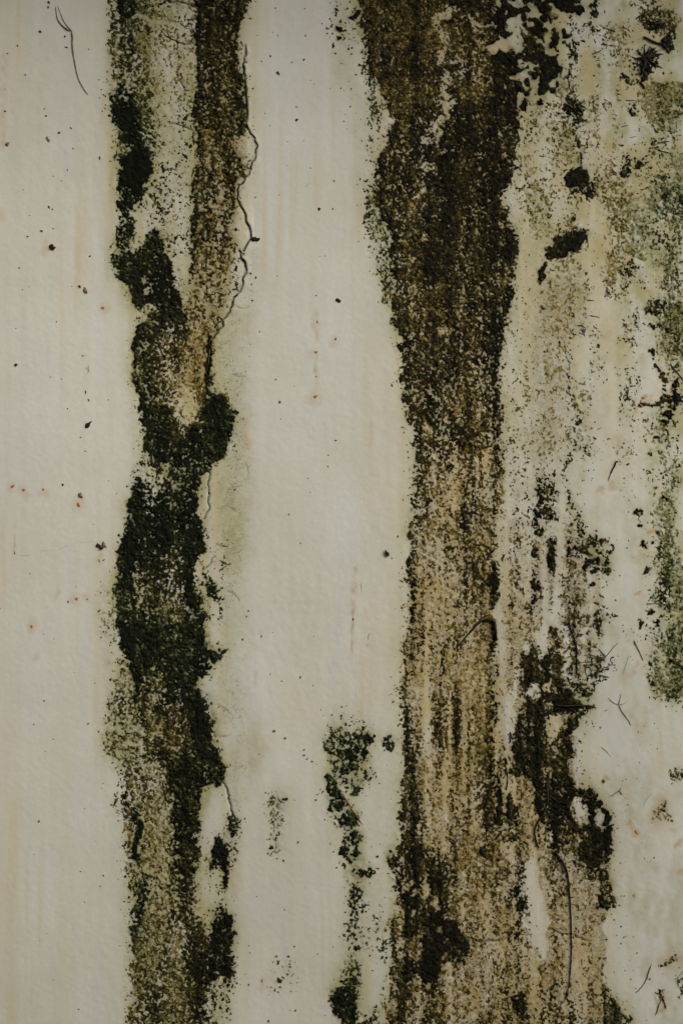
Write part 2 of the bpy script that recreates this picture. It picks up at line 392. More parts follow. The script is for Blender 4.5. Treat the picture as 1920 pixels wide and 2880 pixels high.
# --- lower right black patch
put(band([(1812, 1488, 1512), (1835, 1488, 1516)], 6, 6), .93, .6, .1, .2, 'max')
put(band([(1765, 1538, 1566), (1800, 1534, 1566), (1850, 1535, 1570)], 6, 8), .82, .5, .1, .2, 'max')
BP = band([(1835, 1464, 1575), (1860, 1464, 1588), (1900, 1466, 1592), (1930, 1466, 1640), (1980, 1466, 1640), (2000, 1466, 1608), (2050, 1452, 1612), (2100, 1446, 1612), (2140, 1455, 1604), (2170, 1478, 1600), (2215, 1500, 1598)], 9, 9, False)
put(BP, prof((1835, .93), (1980, .93), (2050, .90), (2215, .84)), prof((1835, .45), (2000, .7), (2215, .5)), .12, .25)
put(band([(2190, 1500, 1608), (2230, 1502, 1648), (2265, 1506, 1684), (2300, 1520, 1704), (2340, 1545, 1712), (2380, 1590, 1712), (2400, 1612, 1704), (2430, 1640, 1696), (2450, 1660, 1690)], 12, 6, False), prof((2190, .84), (2300, .86), (2380, .95), (2450, .8)), .65, .12, .25)
put(blob(1600, 2350, 50, 40, .3, .8), .72, .0, .05, .2)
put(blob(1655, 2440, 50, 50, 0, .9), .66, .1, .1, .2, 'max')
put(blob(1700, 2530, 14, 26, 0, .5), .8, .4, .6, .2, 'max')
put(band([(2440, 1680, 1700), (2490, 1690, 1726), (2520, 1712, 1732), (2560, 1700, 1716)], 10, 8), .6, .2, .4, .2, 'max')
put(blob(1660, 2388, 54, 36, .3, .5), .97, .85, .15, .2, 'max')
for (a, b, r) in ((1640, 2226, 9), (1655, 2232, 9), (1672, 2246, 10), (1690, 2262, 10), (1702, 2284, 9), (1708, 2308, 10), (1710, 2335, 12), (1660, 2262, 9), (1663, 2284, 10), (1664, 2306, 10), (1664, 2328, 11), (1700, 2345, 14), (1600, 2260, 12), (1606, 2290, 12), (1620, 2325, 14)):
    put(blob(a, b, r, r * 1.2, 0, .5), 1., .9, .15, .2, 'max')
put(blob(1632, 2284, 20, 42, -.38, .3, False), 0.0, 0, .3, .3)
put(blob(1685, 2300, 14, 28, -.05, .3, False), 0.0, 0, .3, .3)
put(blob(1508, 1948, 20, 30, .2, .4), 0.0, 0, .3, .3)
put(blob(1540, 1925, 7, 18, 0, .5), 0.1, 0, .3, .3)
put(blob(1612, 1922, 11, 24, -.6, .4), 0.0, 0, .3, .3)
put(blob(1632, 1932, 10, 28, .1, .4), 0.0, 0, .3, .3)
put(blob(1500, 1820, 0.1, 0.1), 0)
put(blob(1597, 1872, 10, 32, .2, .4), 0.0, 0, .3, .3)
put(blob(1525, 1796, 12, 60, .02, .4), 0.0, 0, .3, .3)
put(blob(1552, 2060, 13, 30, .3, .4), 0.0, 0, .3, .3)
put(blob(1580, 2030, 22, 18, 0, .8), 0.3, 0, .1, .3)
put(blob(1640, 1940, 30, 30, 0, .8), .55, -.1, .6, .2, 'max')
put(blob(1605, 1900, 9, 50, 0, .8), .5, -.1, .3, .1, 'max')
put(blob(1680, 1880, 40, 36, .2, .9), .42, -.1, .7, .1, 'max')
put(band([(1975, 1560, 1676), (1995, 1560, 1676)], 10, 10, False), .62, .3, .3, .1, 'max')
put(band([(1996, 1600, 1650), (2040, 1600, 1622), (2120, 1600, 1618)], 8, 8), .6, .1, .6, .1, 'max')
put(band([(2780, 1680, 1705), (2830, 1690, 1735), (2850, 1690, 1760), (2880, 1690, 1785), (E1, 1680, 1800)], 20, 9), .74, .3, .6, .25, 'max')
put(blob(1770, 2872, 22, 18, 0, .6), .66, .1, .9, .2, 'max')

# --- top right clusters and the speckled pale tract under them
put(band([(E0, 1400, 1640), (0, 1400, 1636), (40, 1400, 1626), (60, 1400, 1560), (130, 1400, 1560), (200, 1440, 1575), (260, 1460, 1570), (290, 1470, 1550)], 20, 12), .58, .9, .1, .9)
put(blob(1600, 10, 38, 30, 0, .5), .97, .9, .1, .8, 'max')
put(blob(1525, 25, 40, 30, 0, .8), .85, .9, .1, .9, 'max')
put(blob(1500, 95, 32, 44, 0, .8), .82, .9, .1, .9, 'max')
put(blob(1420, 40, 40, 40, 0, .8), .82, .8, .1, .9, 'max')
put(blob(1560, 110, 36, 30, .4, .8), .8, .9, .1, .9, 'max')
put(blob(1515, 150, 40, 30, 0, .8), .74, .8, .1, .8, 'max')
put(blob(1440, 165, 46, 30, 0, .8), .72, .8, .1, .8, 'max')
put(blob(1445, 75, 26, 30, .4, .6), .08, .8, .1, .9)
put(blob(1570, 45, 24, 22, .2, .6), .08, .8, .1, .9)
put(blob(1540, 95, 8, 34, -.2, .6), .08, .8, .1, .9)
put(blob(1450, 115, 24, 16, -.2, .6), .12, .8, .1, .9)
put(blob(1400, 140, 26, 18, -.2, .6), .12, .8, .1, .9)
put(blob(1590, 130, 26, 26, 0, .6), .05, .8, .1, .9)
gaps = ((1445, 75, 26, 30), (1570, 45, 26, 22), (1540, 95, 10, 34), (1450, 115, 26, 16), (1400, 140, 28, 16), (1592, 130, 26, 30), (1590, 85, 40, 24))
n_, tries = 0, 0
while n_ < 120 and tries < 4000:
    tries += 1
    a, b = rng.uniform(1395, 1640), rng.uniform(-180, 300)
    if b > 30 and a > 1600 - .25 * b or (b > 190 and a < 1450):
        continue
    if any(((a - x) / p_) ** 2 + ((b - y) / q_) ** 2 < 1.1 for x, y, p_, q_ in gaps):
        continue
    r = rng.uniform(5.5, 12)
    put(blob(a, b, r, r * rng.uniform(.8, 1.1), rng.uniform(0, 3), .35, False), 1., .95, .1, .1, 'max')
    n_ += 1
put(band([(200, 1465, 1610), (300, 1460, 1610), (420, 1455, 1620), (560, 1450, 1600), (650, 1450, 1530), (800, 1440, 1510), (1000, 1420, 1600), (1200, 1420, 1600), (1350, 1420, 1590), (1450, 1415, 1560)], 20, 40),
    prof((200, .26), (400, .24), (550, .15), (700, .08), (900, .10), (1100, .13), (1300, .15), (1400, .22)), prof((200, -.15), (560, -.55), (1000, -.4), (1450, -.2)), .22, .1, 'max')
put(band([(770, 1520, 1640), (900, 1510, 1650), (1000, 1500, 1600), (1300, 1500, 1590)], 30, 30), prof((770, .30), (950, .26), (1060, .2), (1300, .1)), -.8, .05, 0, 'max')
put(blob(1545, 1390, 36, 70, 0, 1.), .46, .2, .3, .3, 'max')
put(blob(1500, 1420, 40, 40, 0, 1.), .3, .2, .3, .3, 'max')
# chain of growth down the old drip line near u = 1615
put(band([(E0, 1676, 1690), (0, 1668, 1690), (30, 1672, 1688), (50, 1664, 1684)], 8, 8), .7, .3, .5, .5, 'max')
put(band([(80, 1594, 1606), (130, 1602, 1616), (200, 1596, 1612), (260, 1600, 1618), (330, 1606, 1622), (400, 1612, 1626), (480, 1614, 1630)], 10, 12), prof((80, .55), (220, .42), (300, .7), (480, .5)), .2, .5, .2, 'max')
put(blob(1640, 75, 45, 20, 0, .8), .25, -.4, .6, .1, 'max')
put(blob(1660, 95, 60, 30, 0, 1.), .14, -.6, .8, .0, 'max')
put(blob(1616, 300, 28, 22, 0, .7), .85, .6, .3, .2, 'max')
put(blob(1625, 330, 34, 16, .3, .8), .5, 0, .3, .1, 'max')
put(blob(1618, 510, 32, 28, .2, .4), .97, .9, .15, .3, 'max')
put(blob(1650, 545, 22, 30, -.3, .7), .82, .6, .1, .3, 'max')
put(blob(1620, 545, 24, 16, 0, .8), .5, .2, .1, .2, 'max')
put(blob(1592, 688, 66, 33, -.52, .35, False), 1., .9, .25, .1)
put(blob(1618, 668, 30, 18, -.2, .4, False), 1., .9, .25, .1, 'max')
put(blob(1524, 766, 11, 28, .35, .4, False), 1., .9, .25, .1, 'max')
put(blob(1600, 720, 34, 14, -.3, .9), .5, 0, .05, .1, 'max')
put(band([(980, 1588, 1602), (1100, 1602, 1614), (1120, 1610, 1622), (1200, 1616, 1630), (1260, 1602, 1614), (1330, 1580, 1594), (1380, 1575, 1590), (1440, 1612, 1634)], 8, 10), prof((980, .35), (1090, .7), (1130, .35), (1180, .75), (1230, .5), (1330, .4), (1440, .4)), .1, .55, .2, 'max')
put(blob(1628, 1260, 24, 18, 0, .7), .5, 0, .8, .1, 'max')
put(blob(1632, 905, 22, 30, 0, .8), .34, 0, .3, .3, 'max')
put(band([(1400, 1592, 1612), (1440, 1612, 1636), (1500, 1612, 1640), (1560, 1618, 1650)], 10, 20), .5, .2, .6, .2, 'max')
put(blob(1655, 1530, 44, 28, .2, .6), .72, .4, .4, .3, 'max')
put(blob(1670, 1578, 26, 24, 0, .5), .92, .8, .4, .3, 'max')
put(blob(1705, 1590, 20, 34, 0, .7), .55, .1, .9, .2, 'max')
put(blob(1668, 1640, 9, 10, 0, .5), .95, .8, .3, .3, 'max')
put(blob(1690, 1750, 26, 20, 0, .8), .5, 0, .8, .1, 'max')

# --- far right algae
ALG = band([(230, 1800, 1925), (300, 1790, 1920), (390, 1800, 1890), (440, 1770, 1920), (520, 1745, 1925), (600, 1745, 2000), (700, 1755, 2000), (720, 1770, 2000), (740, 1860, 2000), (840, 1862, 2000), (860, 1835, 2000), (980, 1840, 2000), (1010, 1865, 2000), (1080, 1880, 2000), (1120, 1890, 2000)], 26, 26)
ALGn = np.clip(.80 + .38 * gnoise(22, 40), .30, 1.25)
ALG = ALG * ALGn
put(ALG, prof((230, .60), (500, .62), (600, .70), (720, .70), (900, .74), (1000, .70), (1120, .5)), prof((230, -1.), (600, -.98), (900, -.92), (1120, -.7)), prof((230, .55), (560, .95), (700, .7), (900, .75), (1120, .5)), .05, 'max')
put(blob(1845, 55, 54, 34, -.15, .5), .74, -.2, .45, .1, 'max')
put(blob(1830, 68, 22, 14, 0, .6), .9, .5, .3, .1, 'max')
put(blob(1876, 80, 20, 30, .3, .7), .66, .1, .4, .1, 'max')
put(blob(1815, 8, 60, 14, -.1, .9), .35, -.5, .6, .0, 'max')
put(blob(1812, 172, 30, 34, .3, .7), .66, .5, .3, .2, 'max')
put(blob(1812, 165, 16, 18, 0, .5), 1., 1., .3, .2, 'max')
put(blob(1806, 205, 13, 24, .25, .5), .97, .9, .3, .2, 'max')
put(blob(1785, 180, 26, 46, .1, .8), .5, .1, .2, .1, 'max')
put(blob(1760, 227, 30, 10, .05, .7), .66, .2, .9, .2, 'max')
put(blob(1866, 122, 18, 16, .5, .5), .95, .8, .3, .2, 'max')
put(blob(1878, 100, 16, 22, 0, .6), .7, .4, .4, .2, 'max')
put(blob(1778, 288, 18, 14, 0, .7), .5, .1, .9, .2, 'max')
put(blob(1768, 308, 14, 10, -.6, .6), .66, .3, .9, .2, 'max')
put(blob(1762, 470, 16, 28, 0, .6), .62, .5, .9, .3, 'max')
put(blob(1795, 465, 24, 14, -.3, .6), .72, .4, .4, .2, 'max')
put(blob(1862, 560, 50, 64, 0, .9), .80, -.72, 1., .1, 'max')
put(blob(1835, 680, 70, 30, 0, .9), .5, -.2, .5, .1, 'max')
put(blob(1780, 770, 40, 34, 0, .9), .42, 0, .7, .2, 'max')
put(blob(1772, 900, 26, 26, 0, .9), .34, .2, .2, .2, 'max')
put(blob(1765, 960, 24, 20, 0, .9), .24, -.2, .8, .0, 'max')
put(blob(1852, 865, 34, 26, -.2, .7), .80, .5, .7, .3, 'max')
put(blob(1835, 925, 14, 10, 0, .5), .85, .7, .5, .3, 'max')
put(blob(1856, 922, 16, 10, -.5, .6), .8, .5, .9, .3, 'max')
put(blob(1890, 940, 16, 12, 0, .6), .8, .5, .4, .3, 'max')
# hanging chain with lobes
CH = [(1828, 987, 8), (1842, 990, 10), (1845, 1000, 8), (1841, 1015, 6), (1842, 1030, 7), (1846, 1040, 7), (1855, 1056, 12), (1866, 1064, 11), (1870, 1063, 8), (1868, 1085, 5), (1868, 1105, 5), (1899, 1095, 10), (1898, 1112, 12), (1872, 1125, 9), (1890, 1130, 12),
      (1869, 1142, 13), (1860, 1150, 9), (1845, 1152, 12), (1830, 1148, 12), (1816, 1141, 8), (1803, 1142, 7), (1901, 1076, 8), (1880, 1172, 14), (1873, 1180, 9), (1872, 1202, 11), (1868, 1198, 6), (1903, 1064, 6), (1890, 1150, 6)]
for (a, b, r) in CH:
    put(blob(a, b, r * .82, r * .9, .4, .6), .97, .6, .35, .1, 'max')
put(band([(1175, 1806, 1900), (1260, 1808, 1905), (1350, 1806, 1925), (1440, 1822, 1895), (1550, 1830, 1905), (1620, 1846, 1915), (1660, 1850, 1990), (1720, 1832, 2000), (1780, 1828, 2000), (1860, 1832, 2000), (1920, 1826, 1990), (1950, 1850, 1930), (1985, 1870, 1900)], 34, 40) * ALGn,
    prof((1175, .48), (1300, .46), (1440, .54), (1600, .60), (1700, .72), (1960, .70)), prof((1175, -1.), (1600, -.98), (1700, -.9), (1960, -.95)), .85, .05, 'max')
for (a, b, r) in ((1808, 1188, 5), (1822, 1202, 7), (1822, 1276, 9), (1837, 1236, 7), (1786, 1440, 11), (1870, 1400, 6), (1800, 1436, 8), (1802, 1480, 7), (1810, 1535, 8), (1835, 1530, 6), (1884, 1527, 6), (1864, 1640, 8), (1820, 1605, 11),
                  (1888, 1848, 10), (1845, 1884, 6), (1830, 1870, 7), (1835, 1925, 8), (1836, 1722, 7), (1800, 1756, 9), (1880, 1700, 7), (1905, 1720, 8), (1850, 1750, 8), (1880, 1790, 6)):
    put(blob(a, b, r * .9, r * .8, .6, .9), .92, .6, .5, .1, 'max')
put(blob(1890, 1690, 60, 30, .1, .9), .74, -.65, .9, .1, 'max')
put(blob(1900, 1810, 50, 60, 0, .9), .74, -.75, .9, .1, 'max')
put(blob(1915, 1790, 18, 30, 0, .9), .80, .3, .7, .1, 'max')
put(blob(1912, 2172, 14, 22, 0, 1.), .6, .0, .6, .1, 'max')
put(blob(1860, 2292, 26, 14, 0, 1.), .5, -.75, .2, .0, 'max')
put(blob(1878, 2285, 9, 12, 0, .9), .6, -.4, .1, .0, 'max')
put(blob(1898, 2690, 12, 14, .4, .7), .8, -.1, .1, .1, 'max')
put(blob(1872, 2712, 22, 6, -.35, .6), .8, .1, .5, .1, 'max')
put(blob(1850, 2810, 14, 26, 0, .9), .4, -.3, .1, .1, 'max')
put(blob(1915, 2780, 12, 26, 0, .8), .5, -.1, .8, .1, 'max')
# beside the right band's left edge
put(band([(E0, 930, 1010), (0, 935, 1020), (60, 935, 1030), (130, 940, 980), (180, 955, 975)], 20, 20), .16, .3, .5, .3, 'max')
put(band([(170, 955, 1000), (300, 960, 1010), (450, 980, 1010)], 30, 30), .04, -.3, .4, .1, 'max')
put(band([(190, 1020, 1048), (260, 1020, 1060), (330, 1030, 1065), (400, 1035, 1060), (450, 1030, 1060)], 14, 14), prof((190, .55), (260, .5), (330, .5), (380, .25), (450, .18)), 0, .85, .2, 'max')
put(band([(500, 1024, 1062), (550, 1028, 1072), (620, 1026, 1096), (700, 1028, 1106), (760, 1050, 1112), (800, 1066, 1112), (860, 1074, 1104)], 10, 14), prof((500, .20), (560, .46), (620, .48), (680, .28), (760, .34), (810, .62), (860, .4)), -.05, .75, .1, 'max')
for (a, b, r) in ((1008, 37, 8), (1000, 50, 8), (953, 78, 7), (951, 105, 6), (980, 28, 5), (947, 30, 5), (978, 65, 4), (1083, 1562, 4)):
    put(blob(a, b, r, r, 0, .5, False), 1., .8, .3, .1, 'max')
put(band([(900, 1096, 1118), (980, 1110, 1134), (1060, 1120, 1140)], 20, 10), .10, -.6, .7, 0, 'max')
spk = np.clip(.55 + .6 * gnoise(20, 46), 0, 1.5)
put(rect(1455, 1790, 60, 1300, 50) * spk, prof((60, .36), (500, .34), (800, .32), (1100, .24), (1300, .16)), -.92, .4, 0, 'max')
put(rect(1600, 1860, 1300, 2880, 60) * np.clip(spk - .4, 0, 1), .05, -.8, .3, 0, 'max')
# a few hidden edges
put(blob(1096, 2092, 13, 15, 0, .7), .72, .5, .95, .2, 'max')
put(blob(1048, 2085, 8, 8, 0, .4), 1., .7, .5, .2, 'max')
put(blob(1105, 2412, 22, 18, 0, .6), .82, .5, .3, .3, 'max')
put(blob(635, 1565, 18, 40, .3, .9), .22, -.2, .9, .1, 'max')

# the growth thins out in a skirt of fine specks, and runs in vertical lanes
H9 = np.clip(blur(COV, 11, 16), 0, 1)
H22 = np.clip(blur(COV, 26, 34), 0, 1)
skirt = np.clip(.52 * H9 ** 1.3 + .16 * H22, 0, 1)
sk = np.clip((skirt - COV) / .08, 0, 1)
TON += (np.minimum(TON, -.55) - TON) * sk
GRN += (np.maximum(blur(GRN, 12), .25) - GRN) * sk
COV = np.maximum(COV, skirt)
lane = unit(.8 * gnoise(6, 110) + .6 * gnoise(14, 220))
lane2 = unit(gnoise(4, 45) + .6 * gnoise(9, 70))
RL = np.clip(RB.full() + TAN.full(), 0, 1)
lk = np.interp(gv, [0, 900, 1300, 1700, 2880], [.5, .5, .8, 1.25, 1.1]).astype(np.float32)[:, None] * RL + .45 * (1 - RL)
body = np.clip(COV * 3, 0, 1) * (1 - sk)
TON += lk * (.20 * lane + .12 * lane2) * body
COV += lk * (.11 * lane + .07 * lane2) * np.clip(4 * COV * (1.02 - COV), 0, 1) * (1 - .6 * sk)
CLP = np.clip(CLP + .16 * np.clip(gnoise(34, 50), -1, 1.6) * body, 0, 1)
COV = np.clip(COV, 0, 1)

# grain
ncoarse = unit(gnoise(6.5) + .45 * gnoise(3.2) + .2 * gnoise(14))
nfine = unit(.90 * gnoise(1.2, 1.35) + .60 * gnoise(2.2, 2.7) + .20 * gnoise(4.5, 7) + .17 * gnoise(15, 40))
ntone = unit(.85 * gnoise(1.4) + .5 * gnoise(3.2, 4) + .45 * gnoise(14, 26))
ngrain = gnoise(2.2)
Ng = ((1 - CLP) * nfine + CLP * ncoarse) / np.sqrt((1 - CLP) ** 2 + CLP ** 2)
q = np.linspace(0, 1, 401)
qn = np.quantile(Ng[::3, ::3], q)
qn[0], qn[-1] = -6, 6
THR = np.interp(1 - COV, q, qn).astype(np.float32)
EXC = Ng - THR                             # > 0 where mould stands

# ---- cracks of the paint (plan polylines: points, half width)
CRACKS = [
    ([(690, 128), (691, 150), (685, 178), (684, 200), (689, 225), (690, 262), (695, 300), (694, 350), (701, 366), (714, 385), (721, 412), (719, 440), (706, 468), (701, 490)], 2.6),
    ([(701, 490), (689, 500), (686, 515), (674, 519), (667, 535), (669, 556), (680, 585), (690, 600), (694, 625), (704, 645), (708, 668)], 3.0),
    ([(708, 668), (696, 690), (680, 708), (672, 700), (676, 722), (692, 742), (695, 762), (684, 782), (680, 804), (670, 826), (655, 848), (652, 866), (641, 884)], 3.2),
    ([(641, 884), (628, 906), (624, 922), (608, 940), (597, 956), (586, 972), (584, 1004), (586, 1050)], 3.4),
    ([(565, 1316), (585, 1314), (590, 1345), (583, 1375), (588, 1400), (584, 1440), (572, 1460)], 2.2),
    ([(618, 2172), (626, 2200), (642, 2224), (643, 2250), (650, 2282), (660, 2298), (668, 2330)], 2.4),
    ([(464, 2), (490, 8), (512, 7), (536, 18), (556, 20)], 2.2),
    ([(456, 92), (470, 104), (492, 112), (508, 124), (530, 124)], 1.8),
    ([(498, 195), (500, 218), (512, 244), (530, 258), (545, 252)], 1.6),
    ([(470, 343), (492, 346), (506, 350), (522, 358), (540, 362), (546, 378)], 1.8),
    ([(434, 480), (455, 474), (476, 472), (500, 478)], 1.2),
    ([(462, 130), (488, 150), (470, 166)], 1.0),
    ([(404, 540), (420, 552), (436, 574)], 1.4),
    ([(556, 278), (590, 276), (625, 268), (640, 255)], 2.0),
    ([(556, 382), (590, 380), (620, 384)], 2.0),
    ([(452, 840), (475, 852), (500, 872), (520, 890)], 1.6),
    ([(360, 2190), (400, 2192), (430, 2188), (450, 2192)], 1.4),
    ([(395, 2395), (412, 2404), (424, 2420), (420, 2450)], 1.4),
    ([(392, 2585), (410, 2594), (440, 2596)], 1.6),
    ([(355, 2152), (372, 2140), (388, 2150)], 1.4),
    ([(1285, 2630), (1320, 2640), (1345, 2650), (1390, 2648), (1430, 2640)], 2.4),
    ([(1430, 2640), (1455, 2630), (1490, 2632)], 1.6),
    ([(1540, 2615), (1560, 2618), (1578, 2628), (1605, 2626), (1630, 2638), (1650, 2645)], 1.8),
    ([(1695, 2700), (1740, 2710), (1790, 2722), (1815, 2716)], .5),
    ([(44, 1563), (90, 1560), (130, 1550), (160, 1546), (220, 1528), (300, 1520)], .55),
    ([(572, 1605), (590, 1590), (598, 1574), (605, 1565)], 1.6),
    ([(608, 1530), (625, 1540), (640, 1538)], 1.2),
    ([(640, 842), (660, 850), (668, 868), (700, 862)], 1.0),
    ([(592, 980), (615, 976), (640, 962)], 1.0),
    ([(655, 1052), (670, 1060), (690, 1058)], .9),
    ([(600, 1110), (620, 1118), (640, 1112)], .8),
    ([(612, 1980), (630, 1990), (650, 2010)], 1.0),
    ([(600, 2060), (625, 2074), (650, 2066)], .9),
    ([(640, 1660), (660, 1672), (672, 1690)], .9),
    ([(612, 1430), (640, 1424), (660, 1436)], .8),
    ([(690, 1300), (700, 1330), (694, 1350)], .8),
]


def chaikin(pts, n=2):
    p = np.array(pts, float)
    for _ in range(n):
        a, b = p[:-1], p[1:]
        mid = np.stack([a * .75 + b * .25, a * .25 + b * .75], 1).reshape(-1, p.shape[1])
        p = np.vstack([p[:1], mid, p[-1:]])
    return p


def resample(p, step):
    d = np.r_[0, np.cumsum(np.hypot(*(np.diff(p[:, :2], axis=0).T)))]
    n = max(2, int(d[-1] / step) + 1)
    t = np.linspace(0, d[-1], n)
    return np.stack([np.interp(t, d, p[:, k]) for k in range(p.shape[1])], 1)


CRK = np.zeros((NV, NU), np.float32)
crack_paths = []
for pts, hw in CRACKS:
    p = resample(np.array(pts, float), 7)
    p[1:-1] += rng.normal(0, 2.1, (len(p) - 2, 2))
    p = resample(chaikin(p, 1), 4)
    crack_paths.append((p, hw))
    for (a, b) in resample(p, 1.5):
        i0, j0 = int((a - U0) / ST), int((b - V0) / ST)
        sl = (slice(max(0, j0 - 4), j0 + 6), slice(max(0, i0 - 4), i0 + 6))
        dd = np.hypot(U[sl] - a, V[sl] - b)
        CRK[sl] = np.maximum(CRK[sl], np.exp(-(dd / (.7 * hw + .8)) ** 2) * (min(1, hw / 2.2) if hw > .75 else 0))

# ---- relief of the wall, in plan units (1 unit = 0.5 mm), positive towards the viewer
BANDS = np.clip(blur(np.clip(COV * 1.5, 0, 1), 8), 0, 1)
nz3, nz14 = gnoise(3.5), gnoise(11)
REL = 2.2 * gnoise(160, 260) + .16 * gnoise(40, 90) + .04 * nz14 + .05 * nz3 + .05 * np.clip(gnoise(90, 160) + .3, 0, 1.5) * gnoise(6, 9) + .6 * BANDS * gnoise(4)
REL -= 1.1 * BANDS
cx = np.interp(V, [128, 200, 300, 350, 412, 470, 535, 600, 668, 708, 742, 782, 848, 906, 956, 1050], [690, 684, 695, 694, 721, 705, 667, 688, 708, 680, 692, 684, 655, 628, 597, 586])
dl = U - cx
lipm = sm((V - 110) / 40) * sm((1080 - V) / 60)
REL += np.where(dl > 0, 1.1 * np.exp(-np.maximum(dl, 0) / 9), -1.2 * np.exp(np.minimum(dl, 0) / 18)) * lipm
flake = (blob(680, 642, 26, 46, .25, .35)).full() + blob(683, 418, 20, 32, 0, .35).full()
REL += 1.3 * flake
REL -= 2.0 * CRK
# vertical trowel and brush ridges
REL += .09 * gnoise(9, 90)
REL = REL.astype(np.float32)

# ---- stains of the wall
HALO = np.clip(blur(COV, 14), 0, 1)
HALO2 = np.clip(blur(COV, 30, 60), 0, 1)
streak = gnoise(20, 420)
streak2 = gnoise(9, 300)
# brown (earthy) stain
RBf, TANf = RB.full(), TAN.full()
RBm = np.maximum(RBf, TANf)
BRN = np.maximum(RBf * prof((0, .95), (1000, .85), (1400, .85), (1800, 1.), (2880, .95)), TANf * prof((1280, .15), (1500, .4), (1650, .55), (1780, .7), (2000, .75), (2400, .9), (2880, .9)))
BRN *= np.clip(1 + .22 * gnoise(30, 60) + .16 * gnoise(9, 16), .3, 1.4)
MX(BRN, band(B_rows, 14, 14, False) * .62)
MX(BRN, blob(550, 1030, 60, 170, .1, .9) * .6)
BRN = np.maximum(BRN, flake * .42)
MX(BRN, band([(540, 1465, 1660), (700, 1450, 1640), (900, 1450, 1640), (1000, 1480, 1600), (1300, 1470, 1590), (1400, 1420, 1590)], 60, 40) * prof((540, .25), (800, .34), (950, .30), (1150, .14), (1400, .4)))
MX(BRN, blob(505, 140, 24, 90, 0, 1.) * .35)
MX(BRN, blob(460, 2080, 70, 120, 0, 1.) * .4)
MX(BRN, blob(450, 2400, 70, 130, 0, 1.) * .28)
MX(BRN, blob(530, 2620, 60, 120, 0, 1.) * .42)
MX(BRN, blob(715, 2120, 40, 60, .3, 1.) * .38)
MX(BRN, blob(660, 2440, 16, 110, .1, 1.) * .42)
MX(BRN, blob(700, 1190, 8, 70, 0, 1.) * .3)
MX(BRN, blob(1066, 380, 26, 110, -.1, 1.) * .25)
MX(BRN, blob(1080, 260, 20, 60, -.5, .8) * .3)
for (a, b, c, d, r) in ((1490, 2530, 30, 130, 0), (1522, 2620, 22, 90, 0), (1440, 2000, 14, 90, 0), (1520, 1800, 18, 60, 0), (1585, 1800, 16, 50, 0), (1600, 1870, 14, 60, 0), (1475, 1830, 12, 40, 0), (1630, 2285, 26, 46, .38), (1684, 2300, 15, 32, 0), (1508, 1948, 20, 26, 0), (1622, 1925, 22, 26, 0)):
    p_ = blob(a, b, c, d, r, .4)
    BRN[p_.sl] *= 1 - .85 * p_.m
# green-yellow halo
GRH = np.clip(1.6 * HALO * (1 - HALO * .3) + 1.15 * HALO2, 0, 1) * (1 - np.clip(RBm, 0, 1) * .8)
MX(GRH, band([(700, 650, 720), (1000, 600, 700), (1400, 600, 706), (1700, 610, 690), (1900, 600, 680), (2100, 620, 720), (2300, 650, 700)], 30, 50) * prof((700, .5), (1000, .7), (1600, .8), (2000, .55), (2300, .4)))
MX(GRH, rect(420, 560, -400, 870, 30) * prof((-400, .66), (300, .52), (500, .4), (860, .4)))
MX(GRH, band([(E0, 925, 1040), (0, 925, 1040), (200, 945, 1080), (330, 1000, 1110), (560, 1010, 1060), (900, 1060, 1130)], 40, 14) * .45)
MX(GRH, rect(1600, 1760, 60, 640, 60) * .30)
MX(GRH, ALG * .6)
MX(GRH, band([(E0, 1760, 2100), (300, 1760, 2100), (700, 1750, 2100), (1000, 1830, 2100), (1300, 1800, 2100), (1700, 1810, 2100), (1960, 1830, 2100)], 50, 30) * np.clip(.55 + .4 * gnoise(16, 30), .1, 1.1))
MX(GRH, band([(1175, 1806, 1900), (1440, 1822, 1895), (1660, 1850, 1990), (1960, 1820, 2000)], 20, 24) * .5)
MX(GRH, rect(990, 1110, 2150, 2900, 50) * .36)
MX(GRH, band([(1780, 300, 400), (2200, 320, 520), (2900, 360, 560)], 50, 60) * .75)
MX(GRH, rect(316, 440, -400, 300, 24) * .8)
mot = np.clip(.55 + .5 * gnoise(22, 44) + .35 * gnoise(7, 11), 0, 1.6)
MX(GRH, rect(1455, 1980, -400, 1250, 60) * (mot * prof((-400, .85), (300, .78), (650, .66), (1000, .52), (1250, .36))))
MX(GRH, rect(1600, 1850, 1200, 2100, 60) * (mot * .42))
MX(GRH, rect(1700, 1980, 2000, 3100, 60) * (mot * .32))
MX(BRN, rect(1590, 1760, 420, 760, 40) * (mot * .42))
MX(BRN, rect(1480, 1600, 150, 560, 40) * (mot * .36))
mo2 = np.clip(.35 + .6 * gnoise(13, 26) + .3 * gnoise(40, 90), 0, 1.5)
MX(BRN, rect(1450, 1990, -400, 1250, 60) * (mo2 * prof((-400, .55), (300, .5), (800, .42), (1250, .22))))
MX(BRN, rect(1600, 1990, 1250, 3100, 60) * (np.clip(mo2 - .3, 0, 1) * .22))
GRH *= np.clip(1 + .3 * gnoise(16, 30), .2, 1.6)
# pale yellow-pink washes down the paint
YEL = np.clip(.07 * np.maximum(0, streak) + .16 * np.maximum(0, gnoise(5, 130)) * np.clip(gnoise(50, 140) - .2, 0, 1.2) + .08 + .05 * gnoise(50, 80), 0, .6)
for p_ in (rect(800, 920, 1450, 2050, 70) * .10, rect(1000, 1140, 900, 2000, 60) * .22, rect(720, 850, 2180, 2500, 80) * .16, rect(760, 900, 1900, 2100, 60) * .12, rect(0, 330, -400, 900, 120) * .06):
    YEL[p_.sl] += p_.m
YEL += .55 * np.maximum(0, gnoise(6, 170)) * np.clip(blur(COV, 55, 90) * 1.6, 0, 1) * (1 - np.clip(COV * 1.5, 0, 1))
YEL = np.clip(YEL, 0, 1)
